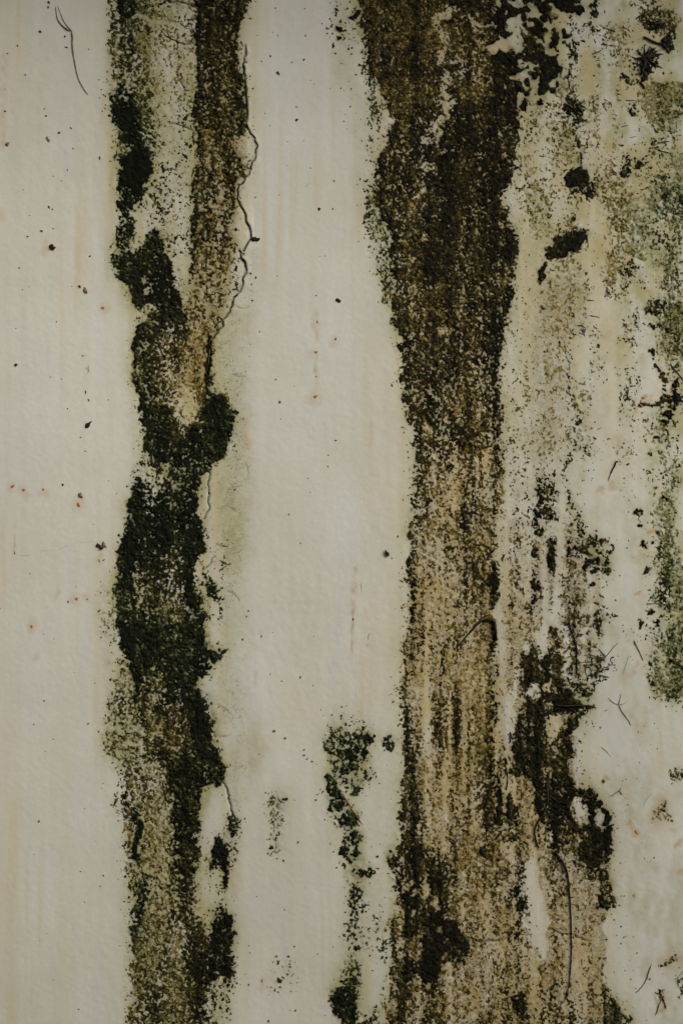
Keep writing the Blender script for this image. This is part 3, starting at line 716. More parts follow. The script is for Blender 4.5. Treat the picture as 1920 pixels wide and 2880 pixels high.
# rust runs (plan: u, v0, v1, half width, strength)
RUS = np.zeros((NV, NU), np.float32)
nrust = gnoise(4, 6)
for (a, v0, v1, w, k) in ((890, 860, 1120, 6, .22), (887, 895, 920, 4, .5), (887, 1034, 1060, 4, .5), (1001, 1590, 1715, 8, .45), (994, 1705, 1790, 4, .62), (988, 1790, 1850, 3.5, .36), (42, 1470, 1556, 2.5, .5), (1045, 1180, 1350, 7, .14),
                         (700, 890, 970, 7, .2), (688, 1220, 1250, 5, .6), (686, 1300, 1325, 5, .4), (775, 1560, 1700, 9, .12), (720, 1880, 1930, 6, .3), (734, 1770, 1800, 5, .3), (8, 150, 420, 10, .22), (978, 1850, 2060, 3, .1)):
    q_ = win(a - 3 * w, a + 3 * w, v0, v1)
    mu = U[q_] - a + (V[q_] - v0) * (.06 if a in (1001, 994) else 0) + 1.2 * n9[q_]
    MX(RUS, Patch(q_, np.exp(-(mu / w) ** 2) * sm((V[q_] - v0) / 24 + .5) * sm((v1 - V[q_]) / 24 + .5) * k * np.clip(.8 + .45 * nrust[q_], .1, 1.6)))
for (a, b, r, k) in ((1805, 1118, 6, .9), (1805, 1140, 9, .9), (1795, 1150, 7, .6), (1822, 1116, 7, .3), (1783, 2340, 11, .55), (1775, 2320, 8, .5), (1780, 2519, 5, .8), (1760, 2255, 6, .4), (1700, 2196, 6, .6), (1836, 1505, 8, .7), (1812, 1536, 7, .6),
                     (1695, 1380, 10, .5), (1720, 1370, 10, .4), (1785, 1680, 6, .6), (1790, 1880, 8, .4), (1775, 1905, 12, .3), (1890, 2330, 9, .3), (1906, 2370, 8, .5), (1914, 2445, 9, .5), (1862, 2848, 10, .6), (1905, 2845, 7, .4),
                     (1730, 1240, 16, .25), (735, 2110, 16, .16), (705, 2150, 14, .2), (1862, 2815, 18, .3), (1880, 2700, 34, .3), (1860, 2292, 30, .3)):
    MX(RUS, blob(a, b, r, r * 1.2, .3, 1.) * k)
for (a, b, r) in ((887, 1117, 16), (892, 906, 12), (888, 990, 12), (290, 866, 12), (69, 1378, 14), (38, 1367, 12), (124, 1377, 13), (222, 1420, 16), (215, 1684, 12), (247, 1685, 9), (90, 1762, 16), (280, 1577, 12), (737, 2760, 10), (943, 954, 9), (125, 690, 14), (4, 607, 12), (165, 1660, 9), (98, 1840, 9), (700, 1240, 14)):
    MX(RUS, blob(a, b, r, r * 1.4, .2, 1.2) * .26)
# fine brown veins of the bare tracts
VEI = np.clip(RBm * np.clip(.8 + .35 * lane, .2, 1.2) * prof((0, .35), (900, .45), (1300, .65), (1800, .8), (2880, .8)) * (1 - .8 * (BRN < .3)), 0, 1)
MX(VEI, band([(770, 1520, 1640), (900, 1500, 1650), (1000, 1490, 1600), (1300, 1490, 1590)], 30, 30) * .5)
MX(VEI, band(B_rows, 14, 14, False) * .6)
# fine crackle of the pale old paint
CRA = np.zeros((NV, NU), np.float32)
MX(CRA, rect(425, 560, -400, 880, 20) * .9)
MX(CRA, band([(700, 650, 720), (1000, 600, 700), (1400, 595, 700), (1700, 600, 680), (2100, 610, 700), (2300, 640, 680)], 20, 30) * .9)
MX(CRA, rect(345, 500, 2150, 2900, 30) * .8)
MX(CRA, ALG * .8)
MX(CRA, rect(1600, 1740, 60, 480, 40) * .4)
# thin dark film of dust in and around the growth
SOO = np.clip(.62 * sm((EXC + .75) / .95) * np.clip(COV * 2.4, 0, 1), 0, 1)
SOO = np.maximum(SOO, .62 * np.clip(blur(COV, 6, 8), 0, 1) ** 1.6 * np.clip(.62 + .5 * blur(TON, 6), .1, 1))
SOO = np.maximum(SOO, CRK)

# =================================================================== helpers for objects


def link_mesh(name, verts, faces, mat, parent=None, smooth=True):
    me = bpy.data.meshes.new(name)
    me.from_pydata([tuple(map(float, v)) for v in verts], [], faces)
    if smooth:
        me.polygons.foreach_set('use_smooth', [True] * len(me.polygons))
    me.materials.append(mat)
    me.update()
    o = bpy.data.objects.new(name, me)
    col.objects.link(o)
    if parent is not None:
        o.parent = parent
    return o


def quad_mesh(name, verts, quads, mat, parent=None):
    me = bpy.data.meshes.new(name)
    nv, nf = len(verts), len(quads)
    me.vertices.add(nv)
    me.vertices.foreach_set('co', np.ascontiguousarray(verts, np.float32).ravel())
    me.loops.add(nf * 4)
    me.loops.foreach_set('vertex_index', np.ascontiguousarray(quads, np.int32).ravel())
    me.polygons.add(nf)
    me.polygons.foreach_set('loop_start', np.arange(0, nf * 4, 4, dtype=np.int32))
    me.polygons.foreach_set('loop_total', np.full(nf, 4, np.int32))
    me.polygons.foreach_set('use_smooth', np.ones(nf, bool))
    me.materials.append(mat)
    me.update(calc_edges=True)
    o = bpy.data.objects.new(name, me)
    col.objects.link(o)
    if parent is not None:
        o.parent = parent
    return o


def attr(o, name, rgb):
    a = o.data.attributes.new(name, 'FLOAT_COLOR', 'POINT')
    d = np.ones((len(rgb), 4), np.float32)
    d[:, :3] = rgb
    a.data.foreach_set('color', d.ravel())


def tag(o, label, cat, group=None, kind=None):
    o['label'] = label
    o['category'] = cat
    if group:
        o['group'] = group
    if kind:
        o['kind'] = kind
    return o


def W(u, v, h):
    """plan point and height over the wall plane (plan units) -> world"""
    return ((u - 960) * S, -h * S, ZC + (1440 - v) * S)


def at(F, u, v):
    i = int(min(max((u - U0) / ST, 0), NU - 1))
    j = int(min(max((v - V0) / ST, 0), NV - 1))
    return float(F[j, i])


# ---- node helpers
class NT:
    def __init__(self, name):
        self.m = bpy.data.materials.new(name)
        self.m.use_nodes = True
        self.t = self.m.node_tree
        self.t.nodes.clear()
        self.out = self.t.nodes.new('ShaderNodeOutputMaterial')
        self.b = self.t.nodes.new('ShaderNodeBsdfPrincipled')
        self.t.links.new(self.b.outputs[0], self.out.inputs[0])

    def n(self, kind, **kw):
        x = self.t.nodes.new('ShaderNode' + kind)
        for k, v in kw.items():
            setattr(x, k, v)
        return x

    def put(self, sock, v):
        if isinstance(v, (int, float)):
            sock.default_value = v
        elif isinstance(v, tuple):
            sock.default_value = v if len(v) == 4 else v + (1.0,) if sock.type == 'RGBA' else v
        else:
            self.t.links.new(v, sock)

    def mix(self, f, a, b, mode='MIX'):
        x = self.n('Mix', data_type='RGBA', blend_type=mode)
        self.put(x.inputs[0], f)
        self.put(x.inputs[6], a)
        self.put(x.inputs[7], b)
        return x.outputs[2]

    def math(self, op, a, b=0.0, c=0.0, clamp=False):
        x = self.n('Math', operation=op, use_clamp=clamp)
        self.put(x.inputs[0], a)
        self.put(x.inputs[1], b)
        self.put(x.inputs[2], c)
        return x.outputs[0]

    def ramp(self, f, lo, hi, a=0.0, b=1.0):
        x = self.n('MapRange', interpolation_type='SMOOTHSTEP')
        for i, v in enumerate((f, lo, hi, a, b)):
            self.put(x.inputs[i], v)
        return x.outputs[0]

    def noise(self, scale, detail=3.0, rough=.55, stretch=None, offs=(0, 0, 0)):
        tc = self.n('TexCoord')
        mp = self.n('Mapping')
        mp.inputs['Location'].default_value = offs
        mp.inputs['Scale'].default_value = stretch or (1, 1, 1)
        self.t.links.new(tc.outputs['Object'], mp.inputs[0])
        x = self.n('TexNoise')
        x.inputs['Scale'].default_value = scale
        x.inputs['Detail'].default_value = detail
        x.inputs['Roughness'].default_value = rough
        self.t.links.new(mp.outputs[0], x.inputs[0])
        return x.outputs[0]

    def bump(self, h, strength, dist):
        x = self.n('Bump')
        x.inputs['Strength'].default_value = strength
        x.inputs['Distance'].default_value = dist
        self.t.links.new(h, x.inputs['Height'])
        self.t.links.new(x.outputs[0], self.b.inputs['Normal'])


def wall_material():
    k = NT('limewashed_plaster')
    a = k.n('Attribute', attribute_name='stain_a')
    b = k.n('Attribute', attribute_name='stain_b')
    c = k.n('Attribute', attribute_name='stain_c')
    sa, sb, sc = (k.n('SeparateColor') for _ in range(3))
    for x, y in ((a, sa), (b, sb), (c, sc)):
        k.t.links.new(x.outputs['Color'], y.inputs[0])
    brown, green, yellow = sa.outputs
    rust, vein, soot = sb.outputs
    crackle = sc.outputs[0]
    mott = k.noise(9, 4, .6)
    fine = k.noise(260, 3, .6)
    paint = k.mix(k.ramp(mott, .3, .7), (.574, .600, .556), (.624, .650, .606))
    paint = k.mix(k.ramp(fine, .35, .7, 0, .35), paint, (.545, .560, .508))
    dirt = k.ramp(k.noise(110, 5, .7, offs=(3, 1, 2)), .60, .76, 0, .34)
    paint = k.mix(dirt, paint, (.47, .455, .375))
    colr = k.mix(yellow, paint, (.55, .50, .33))
    colr = k.mix(k.math('MULTIPLY', green, k.ramp(k.noise(120, 4, .65, offs=(7, 0, 1)), .2, .75, .45, 1.0)), colr, (.375, .374, .205))
    bn = k.ramp(k.noise(170, 5, .7, offs=(1, 4, 5)), .3, .72, .50, 1.0)
    colr = k.mix(k.math('MULTIPLY', brown, bn), colr, (.468, .385, .185))
    # crackle lines
    w1 = k.math('ABSOLUTE', k.math('SUBTRACT', k.noise(85, 3, .6, offs=(2, 2, 9)), .5))
    cl = k.math('MULTIPLY', k.ramp(w1, .0, .022, 1.0, 0.0), k.math('MULTIPLY', crackle, k.ramp(k.noise(30, 2, .5, offs=(5, 8, 3)), .45, .6)))
    colr = k.mix(k.math('MULTIPLY', cl, .8), colr, (.14, .12, .06))
    dots = k.math('MULTIPLY', k.ramp(k.noise(330, 2, .5, offs=(4, 4, 4)), .64, .70), crackle)
    colr = k.mix(k.math('MULTIPLY', dots, .6), colr, (.10, .09, .05))
    # veins
    w2 = k.math('ABSOLUTE', k.math('SUBTRACT', k.noise(150, 3, .62, offs=(9, 2, 2)), .5))
    vl = k.ramp(w2, .010, .042, 1.0, 0.0)
    w2b = k.math('ABSOLUTE', k.math('SUBTRACT', k.noise(310, 3, .62, stretch=(1.15, 1, .8), offs=(2, 7, 5)), .5))
    vl = k.math('MAXIMUM', vl, k.ramp(w2b, .008, .040, .9, 0.0))
    w3 = k.ramp(k.noise(300, 3, .6, offs=(1, 9, 2)), .50, .62)
    vv = k.math('MULTIPLY', k.math('MAXIMUM', k.math('MULTIPLY', vl, .9), k.math('MULTIPLY', w3, .85)), k.ramp(k.noise(45, 3, .6, stretch=(1.6, 1, .5), offs=(6, 6, 1)), .28, .60, .30, 1.0))
    colr = k.mix(k.math('MULTIPLY', vv, vein), colr, (.140, .094, .016))
    colr = k.mix(rust, colr, (.42, .255, .070))
    colr = k.mix(k.math('MULTIPLY', soot, .9), colr, k.mix(sc.outputs[2], (.068, .053, .014), (.046, .060, .020)))
    k.put(k.b.inputs['Base Color'], colr)
    k.put(k.b.inputs['Roughness'], k.ramp(k.noise(70, 3, .6, offs=(8, 8, 8)), .3, .7, .62, .9))
    k.b.inputs['Specular IOR Level'].default_value = .28
    h = k.math('ADD', k.math('MULTIPLY', k.noise(120, 4, .6, offs=(3, 3, 3)), .45), k.math('MULTIPLY', k.noise(480, 4, .65), .75))
    k.bump(h, .15, .0010)
    return k.m


def mould_material():
    k = NT('mould_crust')
    a = k.n('Attribute', attribute_name='growth')
    s = k.n('SeparateColor')
    k.t.links.new(a.outputs['Color'], s.inputs[0])
    thick, green, film = s.outputs
    g1 = k.noise(420, 3, .65)
    thick2 = k.math('ADD', thick, k.math('MULTIPLY', k.math('SUBTRACT', g1, .5), 1.1), clamp=True)
    stain = k.mix(green, (.285, .205, .052), (.222, .230, .112))
    thin = k.mix(green, (.104, .078, .013), (.066, .084, .028))
    mid = k.mix(green, (.0270, .0225, .0045), (.0090, .0180, .0050))
    black = k.mix(green, (.0046, .0044, .0018), (.0024, .0054, .0020))
    c = k.mix(k.ramp(thick2, .0, .26), stain, thin)
    c = k.mix(k.ramp(thick2, .20, .50), c, mid)
    c = k.mix(k.ramp(thick2, .44, .82), c, black)
    # pale filaments of bare plaster showing through the crust
    ridge = k.math('ABSOLUTE', k.math('SUBTRACT', k.noise(230, 4, .7, offs=(4, 2, 2)), .5))
    fil = k.math('MULTIPLY', k.ramp(ridge, .0, .030, 1.0, 0.0), k.ramp(k.noise(110, 3, .6, offs=(6, 1, 7)), .42, .62))
    fl = k.math('MAXIMUM', fil, k.ramp(k.noise(520, 3, .65, offs=(1, 3, 8)), .63, .72))
    fl = k.math('MULTIPLY', fl, k.ramp(k.noise(16, 4, .6, stretch=(1.4, 1, .6), offs=(5, 2, 6)), .36, .60, .18, 1.0))
    fl = k.math('MULTIPLY', fl, k.ramp(thick, .30, .85, .80, .09))
    c = k.mix(fl, c, k.mix(green, (.27, .232, .115), (.22, .235, .12)))
    k.put(k.b.inputs['Base Color'], c)
    k.b.inputs['Roughness'].default_value = .92
    k.b.inputs['Specular IOR Level'].default_value = .12
    k.bump(k.noise(520, 4, .7, offs=(2, 5, 2)), .8, .0013)
    return k.m


def plain_material(name, c0, c1, scale=300, rough=.85, spec=.2):
    k = NT(name)
    k.put(k.b.inputs['Base Color'], k.mix(k.ramp(k.noise(scale, 3, .6), .3, .7), c0, c1))
    k.b.inputs['Roughness'].default_value = rough
    k.b.inputs['Specular IOR Level'].default_value = spec
    k.bump(k.noise(scale * 2.5, 2, .5), .4, .0006)
    return k.m


M_WALL = wall_material()
M_MOULD = mould_material()
M_CRACK = plain_material('soil_in_crack', (.006, .006, .004), (.022, .019, .010), 500)
M_HAIRLINE = plain_material('dusty_hairline', (.34, .31, .23), (.50, .47, .38), 300)
M_BLACK = plain_material('dark_fibre', (.010, .009, .006), (.030, .024, .014), 500)
M_DARKBROWN = plain_material('dark_brown_fibre', (.040, .032, .016), (.095, .072, .038), 500)
M_BROWN = plain_material('brown_fibre', (.13, .092, .042), (.26, .185, .090), 400)
M_RED = plain_material('russet_fleck', (.095, .026, .012), (.20, .070, .028), 500)
M_ORANGE = plain_material('ochre_fleck', (.28, .105, .022), (.42, .19, .05), 400)
M_GREY = plain_material('grey_hair', (.085, .066, .056), (.15, .12, .10), 400)
M_GROUND = plain_material('earth', (.10, .085, .06), (.17, .15, .11), 6)
M_BLOCKER = plain_material('dark_blocker', (.07, .055, .04), (.12, .095, .07), 18)  # dark finish of the added light blockers, top and left

# =================================================================== setting
g = link_mesh('ground', [(-60, 30, 0), (60, 30, 0), (60, -60, 0), (-60, -60, 0)], [(3, 2, 1, 0)], M_GROUND, smooth=False)
g['kind'] = 'structure'

# ---- the wall: one sheet of relief, finest inside the picture


def axis(lo, a, b, hi, step, grow):
    core = list(np.arange(a, b + .1, step))
    l, x, s = [], a, step
    while x > lo:
        s *= grow
        x -= s
        l.append(max(x, lo))
    r, x, s = [], core[-1], step
    while x < hi:
        s *= grow
        x += s
        r.append(min(x, hi))
    return np.array(l[::-1] + core + r)


wu = axis(-3600, -66, 1986, 6600, 3, 1.05)
wv = axis(-1900, -66, 2946, 4440, 3, 1.05)


def refl(x, lo, hi):
    p = (x - lo) % (2 * (hi - lo))
    return lo + np.where(p > hi - lo, 2 * (hi - lo) - p, p)


fu = (refl(wu, U0, U1) - U0) / ST
fv = (refl(wv, V0, V1) - V0) / ST
iu = np.clip(fu.astype(int), 0, NU - 2)
iv = np.clip(fv.astype(int), 0, NV - 2)
tu = (fu - iu)[None, :].astype(np.float32)
tv = (fv - iv)[:, None].astype(np.float32)


def samp(F):
    a, b = F[iv], F[iv + 1]
    r0 = a[:, iu] * (1 - tu) + a[:, iu + 1] * tu
    r1 = b[:, iu] * (1 - tu) + b[:, iu + 1] * tu
    return r0 * (1 - tv) + r1 * tv


RELW = samp(REL)
far = ((wu[None, :] < U0) | (wu[None, :] > U1) | (wv[:, None] < V0) | (wv[:, None] > V1)).astype(np.float32)
Wu, Wv = np.meshgrid(wu, wv)
verts = np.stack([(Wu - 960) * S, -RELW * S, ZC + (1440 - Wv) * S], -1).reshape(-1, 3)
nw, nh = len(wu), len(wv)
ii = (np.arange(nh - 1)[:, None] * nw + np.arange(nw - 1)[None, :]).ravel()
quads = np.stack([ii, ii + nw, ii + nw + 1, ii + 1], 1)
wall = quad_mesh('plaster_wall', verts, quads, M_WALL)
attr(wall, 'stain_a', np.stack([samp(BRN), samp(GRH), samp(YEL)], -1).reshape(-1, 3))
attr(wall, 'stain_b', np.stack([samp(RUS), samp(VEI), np.maximum(samp(SOO), far * samp(COV))], -1).reshape(-1, 3))
attr(wall, 'stain_c', np.stack([samp(CRA), samp(COV), samp(GRN)], -1).reshape(-1, 3))
tag(wall, 'weathered off-white painted plaster wall stained by vertical runs of damp', 'wall')
del verts, quads, Wu, Wv


def box(name, x0, x1, y0, y1, z0, z1, mat, parent):
    v = [(x, y, z) for x in (x0, x1) for y in (y0, y1) for z in (z0, z1)]
    f = [(0, 1, 3, 2), (4, 6, 7, 5), (0, 4, 5, 1), (2, 3, 7, 6), (0, 2, 6, 4), (1, 5, 7, 3)]
    return link_mesh(name, v, f, mat, parent, smooth=False)


zt = ZC + (1440 + 1900) * S
# blockers added out of view to shade the picture's top and left side
box('top_light_blocker', -2.4, 2.9, -.40, .02, 2.78, 2.84, M_BLOCKER, wall)
box('left_light_blocker', -.94, -.56, -1.1, .05, .0, 2.775, M_BLOCKER, wall)
# unseen slab added behind the camera so the lower wall gets less light
ow = box('rear_light_blocker', -9, 9, -3.6, -3.3, -.02, 4.6, plain_material('grey_blocker', (.26, .25, .22), (.33, .31, .28), 12), None)
ow['kind'] = 'structure'

# ---- cracks of the paint: ribbons of dirt lying in the grooves
for p, hw in crack_paths:
    n = len(p)
    t = np.gradient(p, axis=0)
    t /= np.maximum(1e-6, np.hypot(t[:, 0], t[:, 1]))[:, None]
    w = hw * np.clip(.55 + .42 * np.convolve(rng.standard_normal(n + 4), np.ones(5) / 2.2, 'valid') + .15 * rng.standard_normal(n), .16, 1.5) * np.clip(np.minimum(np.arange(n), n - 1 - np.arange(n)) / 4, .15, 1)
    vs_, fs_ = [], []
    for i in range(n):
        nx, ny = -t[i, 1], t[i, 0]
        h = max(at(REL, p[i, 0], p[i, 1]), at(REL, p[i, 0] + 2, p[i, 1]), at(REL, p[i, 0], p[i, 1] + 2)) + .3
        for s_, dh in ((-1, .0), (0, -.6), (1, .0)):
            vs_.append(W(p[i, 0] + nx * w[i] * s_, p[i, 1] + ny * w[i] * s_, h + dh))
        if i:
            a = 3 * i
            fs_ += [(a - 3, a - 2, a + 1, a), (a - 2, a - 1, a + 2, a + 1)]
    link_mesh('crack', vs_, fs_, M_CRACK if hw > 1.1 else M_HAIRLINE, wall)

# ---- lifted paint along the long crack: curled chips, parts of the wall
lip = resample(np.vstack([p for p, hw in crack_paths[:4]]), 4)
i = 0
while i < len(lip) - 8:
    n = int(rng.integers(7, 22))
    seg = lip[i:i + n]
    i += n + int(rng.integers(0, 4))
    if len(seg) < 5:
        break
    t = np.gradient(seg, axis=0)
    t /= np.maximum(1e-6, np.hypot(t[:, 0], t[:, 1]))[:, None]
    m_ = len(seg)
    env = np.sin(np.pi * (np.arange(m_) + .5) / m_) ** .6
    curl = rng.uniform(.7, 2.2) * env * (1 + .25 * rng.standard_normal(m_))
    wid = rng.uniform(9, 17) * (.45 + .55 * env)
    inset = 1.5 + 1.6 * rng.random(m_)
    vs_, fs_, sa_, sb_ = [], [], [], []
    for j in range(m_):
        nx, ny = -t[j, 1], t[j, 0]
        if nx < 0:
            nx, ny = -nx, -ny
        for q_, hh in ((0.0, -.15), (0.0, 1.0), (.3, .62), (.65, .22), (1.0, -.05)):
            a_, b_ = seg[j, 0] + nx * (inset[j] + q_ * wid[j]), seg[j, 1] + ny * (inset[j] + q_ * wid[j])
            base = at(REL, a_, b_) if q_ else max(at(REL, a_, b_), at(REL, a_ + 6, b_))
            vs_.append(W(a_, b_, base + max(curl[j], .2) * hh + (.25 if q_ else 0)))
            sa_.append((at(BRN, a_, b_), at(GRH, a_, b_), at(YEL, a_, b_)))
            sb_.append((at(RUS, a_, b_), at(VEI, a_, b_) * .5, at(SOO, a_ + 6, b_) * .4))
        if j:
            for q_ in range(4):
                a_ = 5 * (j - 1) + q_
                fs_.append((a_, a_ + 1, a_ + 6, a_ + 5))
    o = link_mesh('paint_flake', vs_, fs_, M_WALL, wall)
    attr(o, 'stain_a', np.array(sa_, np.float32))
    attr(o, 'stain_b', np.array(sb_, np.float32))
    attr(o, 'stain_c', np.zeros((len(vs_), 3), np.float32))

# =================================================================== mould
TH = np.clip(EXC, 0, 2.2)
tone_v = np.clip(.36 + .11 * np.minimum(EXC, 1.6) + .19 * ntone + .33 * TON, 0, 1)
height = (.30 + .70 * np.minimum(TH, 1.6) + .30 * ngrain * np.clip(TH, 0, 1)) * np.clip(.75 + .5 * TON, .3, 1.1) + 1.5 * np.clip(TON, 0, 1) * np.clip(TH, 0, 1)
gy, gx = np.gradient(EXC, ST)
g2 = gx * gx + gy * gy + 1e-6

own = np.full((NV - 1, NU - 1), -1, np.int16)
CU, CV = U[:-1, :-1] + ST / 2, V[:-1, :-1] + ST / 2
CU, CV = CU + 8 * n24[:-1, :-1], CV + 8 * n24b[:-1, :-1]
MOULDS = []


def claim(name, label, test, cat='mould', group=None):
    own[(own < 0) & test] = len(MOULDS)
    MOULDS.append((name, label, cat, group))


def inbox(u0, u1, v0, v1):
    return (CU > u0) & (CU < u1) & (CV > v0) & (CV < v1)


def disc(a, b, ru, rv=None):
    rv = rv or ru
    return ((CU - a) / ru) ** 2 + ((CV - b) / rv) ** 2 < 1


mid_line = np.interp(CV, [-400, 0, 560, 720, 860, 940], [436, 436, 425, 470, 520, 520])
claim('mould_patch', 'black round mould blot in the narrow green streak left of the cracks', disc(384, 476, 62, 76))
claim('mould_streak', 'patchy dark green mould streak, leftmost growth at the top of the wall', inbox(280, 700, -300, 700) & (CU < mid_line))
claim('mould_speckle', 'sparse dark speckle on the pale cracked strip between two mould streaks', inbox(400, 700, -300, 900) & (CU >= mid_line) & (CU < np.interp(CV, [0, 500, 700, 900], [548, 543, 538, 528])))
claim('mould_streak', 'brown-black mould streak running down along the long jagged paint crack', inbox(500, 730, -300, 985) & (CU > np.interp(CV, [0, 500, 700, 900, 985], [548, 543, 538, 505, 500])))
claim('mould_band', 'thick black-green mould band of the left run, between bottom of crack and white gap', inbox(260, 700, 600, 1570))
claim('mould_fringe', 'small dark green mould fringe around a white oval hole, right of the left band', inbox(566, 660, 1600, 1890))
claim('mould_band', 'bulging black mould mass of the left run, lower middle of the wall', inbox(260, 700, 1570, 2185))
claim('mould_streak', 'dark mould streak fraying into speckles at bottom of the left run', inbox(300, 566, 2185, 3300))
claim('mould_patch', 'black mould patches beside the short crack at bottom of the left run', inbox(560, 720, 2185, 3300))
claim('mould_stain', 'faint grey-green mould smear alone on the white paint beside the lower left run', inbox(720, 860, 2000, 3300))
claim('mould_patch', 'dark green mottled mould patch on white paint, top of the thin middle trail', inbox(880, 1080, 1980, 2345))
claim('mould_speckle', 'trail of coarse mould dots going down the middle of the white paint', inbox(880, np.inf, 2345, 2690) & (CU < 1086))
claim('mould_patch', 'dark mould clump at the lower end of the dotted middle trail', inbox(880, 1088, 2690, 3300))
claim('mould_speckle', 'loose dark dots on pale paint left of the wide band, at the top edge', inbox(900, 1024, -300, 186))
claim('mould_fringe', 'thin grey-green mould fringe along the upper left edge of the wide brown band', (CV < 900) & (CU > 900) & (CU < np.interp(CV, [180, 230, 330, 420, 540, 640, 740, 860, 1000], [1020, 1050, 1100, 1070, 1052, 1082, 1102, 1100, 900])) & (CV > 180))
claim('mould_cluster', 'cluster of round black mould clumps with white gaps, top of the wall', inbox(1395, 1650, -300, 330) & (CU > np.interp(CV, [0, 140, 190, 300], [1400, 1400, 1470, 1480])))
claim('mould_band', 'wide dense brown-black mould band, upper half of the right run', inbox(900, 1475, -300, 1500) & (CU < np.interp(CV, [0, 700, 860, 1500], [1472, 1470, 1428, 1420])))
claim('mould_patch', 'solid black mould patch low in the wide tan run, above its bottom edge', disc(1250, 2670, 95, 90))
claim('mould_band', 'thinner olive-brown mould speckle on the tan lower half of the right run', inbox(900, 1412, 1500, 3300))
claim('mould_patch', 'large ragged black mould patch with white holes, lower right of the wall', inbox(1440, 1720, 1755, 2215) & (CU < np.interp(CV, [1755, 1900, 1990, 2000, 2215], [1600, 1650, 1690, 1640, 1640])))
claim('mould_patch', 'curved black mould lobe enclosing two white islands, beside clean paint', inbox(1490, 1740, 2215, 2460))
claim('mould_patch', 'black leaf-shaped mould blot with a tail, right of the wide band', inbox(1500, 1660, 630, 810))
claim('mould_patch', 'small black mould blot above the leaf-shaped one', inbox(1570, 1690, 475, 590))
claim('mould_patch', 'small tangled dark mould tuft on the thin vertical growth line', disc(1620, 308, 52, 42))
claim('mould_trail', 'thin vertical trail of green growth near the upper right', inbox(1585, 1700, -300, 490))
claim('mould_trail', 'broken thin line of green growth down the pale paint, right of the speckled tract', inbox(1570, 1660, 860, 1450))
claim('mould_patch', 'brown-green crumbly mould tuft on the thin growth line at mid height', inbox(1600, 1730, 1450, 1660))
claim('mould_speckle', 'scattered fine dark dots on pale paint right of the wide band', inbox(1410, 1660, 180, 1395))
claim('mould_fringe', 'grey-green fibrous mould edge beside the large ragged black patch', inbox(1590, 1740, 1660, 2200))
claim('mould_speckle', 'brown flecked growth in vertical dashes on tan paint above the ragged black patch', inbox(1395, 1730, 1370, 1900))
claim('mould_clump', 'dark mould clump at the very bottom of the tan run, beside clean paint', inbox(1660, 1840, 2760, 3300))
claim('mould_speckle', 'thin brown speckle over the tan paint around the long black rootlet', inbox(1405, 1760, 1900, 3300))
claim('mould_fringe', 'thin olive film at the top edge, above the olive moss clump', inbox(1690, 1960, -300, 20))
claim('moss_clump', 'olive moss clump at the top right, above the spider-shaped tuft', inbox(1740, 1950, -300, 92))
claim('moss_clump', 'black moss heart of the spider-shaped tuft', inbox(1730, 1950, 92, 250))
claim('algae_patch', 'grey-green algae haze at the right edge, below the spider-shaped tuft', inbox(1690, 2300, 250, 740))
claim('algae_patch', 'mottled olive algae patch at the right edge, above the beaded chain', inbox(1690, 2300, 740, 985))
claim('mould_chain', 'hanging chain of black beads of mould around a white drop at the right edge', inbox(1790, 2300, 985, 1222))
claim('algae_patch', 'pale green speckled algae strip below the beaded chain', inbox(1750, 2300, 1222, 1640))
claim('algae_patch', 'darker green algae patch ending in a straight lower edge, right side', inbox(1750, 2300, 1640, 2010))
claim('algae_patch', 'small green-black spot cut by the right edge, above ochre flecks', inbox(1880, 2300, 2100, 2240))
claim('algae_patch', 'small ochre-green crusty spot on clean paint, right edge', inbox(1820, 2300, 2240, 2360))
claim('algae_patch', 'olive smudge with a dark dash above the forked twig, bottom right', inbox(1820, 2300, 2600, 2760))
claim('algae_patch', 'brown-green smudge around the forked twig in the bottom right corner', inbox(1820, 2300, 2760, 3300))
claim('mould_speckle', 'stray dark crumbs of mould scattered over the pale paint', own < 0)

cellE = (EXC[:-1, :-1] + EXC[1:, :-1] + EXC[:-1, 1:] + EXC[1:, 1:]) * .25
cellC = (COV[:-1, :-1] + COV[1:, 1:]) * .5
live = (cellE > 0) & (cellC > .012)
vid = np.arange(NV * NU, dtype=np.int64).reshape(NV, NU)
for k_, (name, label, cat, group) in enumerate(MOULDS):
    jj, ii = np.nonzero(live & (own == k_))
    if len(jj) < 6:
        continue
    q4 = np.stack([vid[jj, ii], vid[jj + 1, ii], vid[jj + 1, ii + 1], vid[jj, ii + 1]], 1)
    used, inv = np.unique(q4.ravel(), return_inverse=True)
    q4 = inv.reshape(-1, 4)
    cnt = np.bincount(q4.ravel(), minlength=len(used))
    uj, ui = used // NU, used % NU
    e = EXC[uj, ui]
    edge = cnt < 4
    stp = np.clip(-e / g2[uj, ui], -4, 4)
    du = np.clip(stp * gx[uj, ui], -ST * .75, ST * .75) * edge
    dv = np.clip(stp * gy[uj, ui], -ST * .75, ST * .75) * edge
    h = np.where(edge, .05, np.maximum(height[uj, ui], .2))
    uu, vv_ = gu[ui] + du, gv[uj] + dv
    vw = np.stack([(uu - 960) * S, -(REL[uj, ui] + h) * S, ZC + (1440 - vv_) * S], 1)
    o = quad_mesh(name, vw, q4, M_MOULD)
    tn = tone_v[uj, ui]
    attr(o, 'growth', np.stack([tn, GRN[uj, ui], np.zeros_like(tn)], 1))
    tag(o, label, cat, group, 'stuff' if name in ('mould_speckle', 'mould_trail', 'mould_fringe', 'mould_stain') else None)

# =================================================================== fibres, rootlets and crumbs
MOULD_H = np.where(EXC > 0, height, 0)


def surf(u, v):
    return at(REL, u, v) + max(at(MOULD_H, u, v), at(MOULD_H, u + 2, v), at(MOULD_H, u, v + 2))


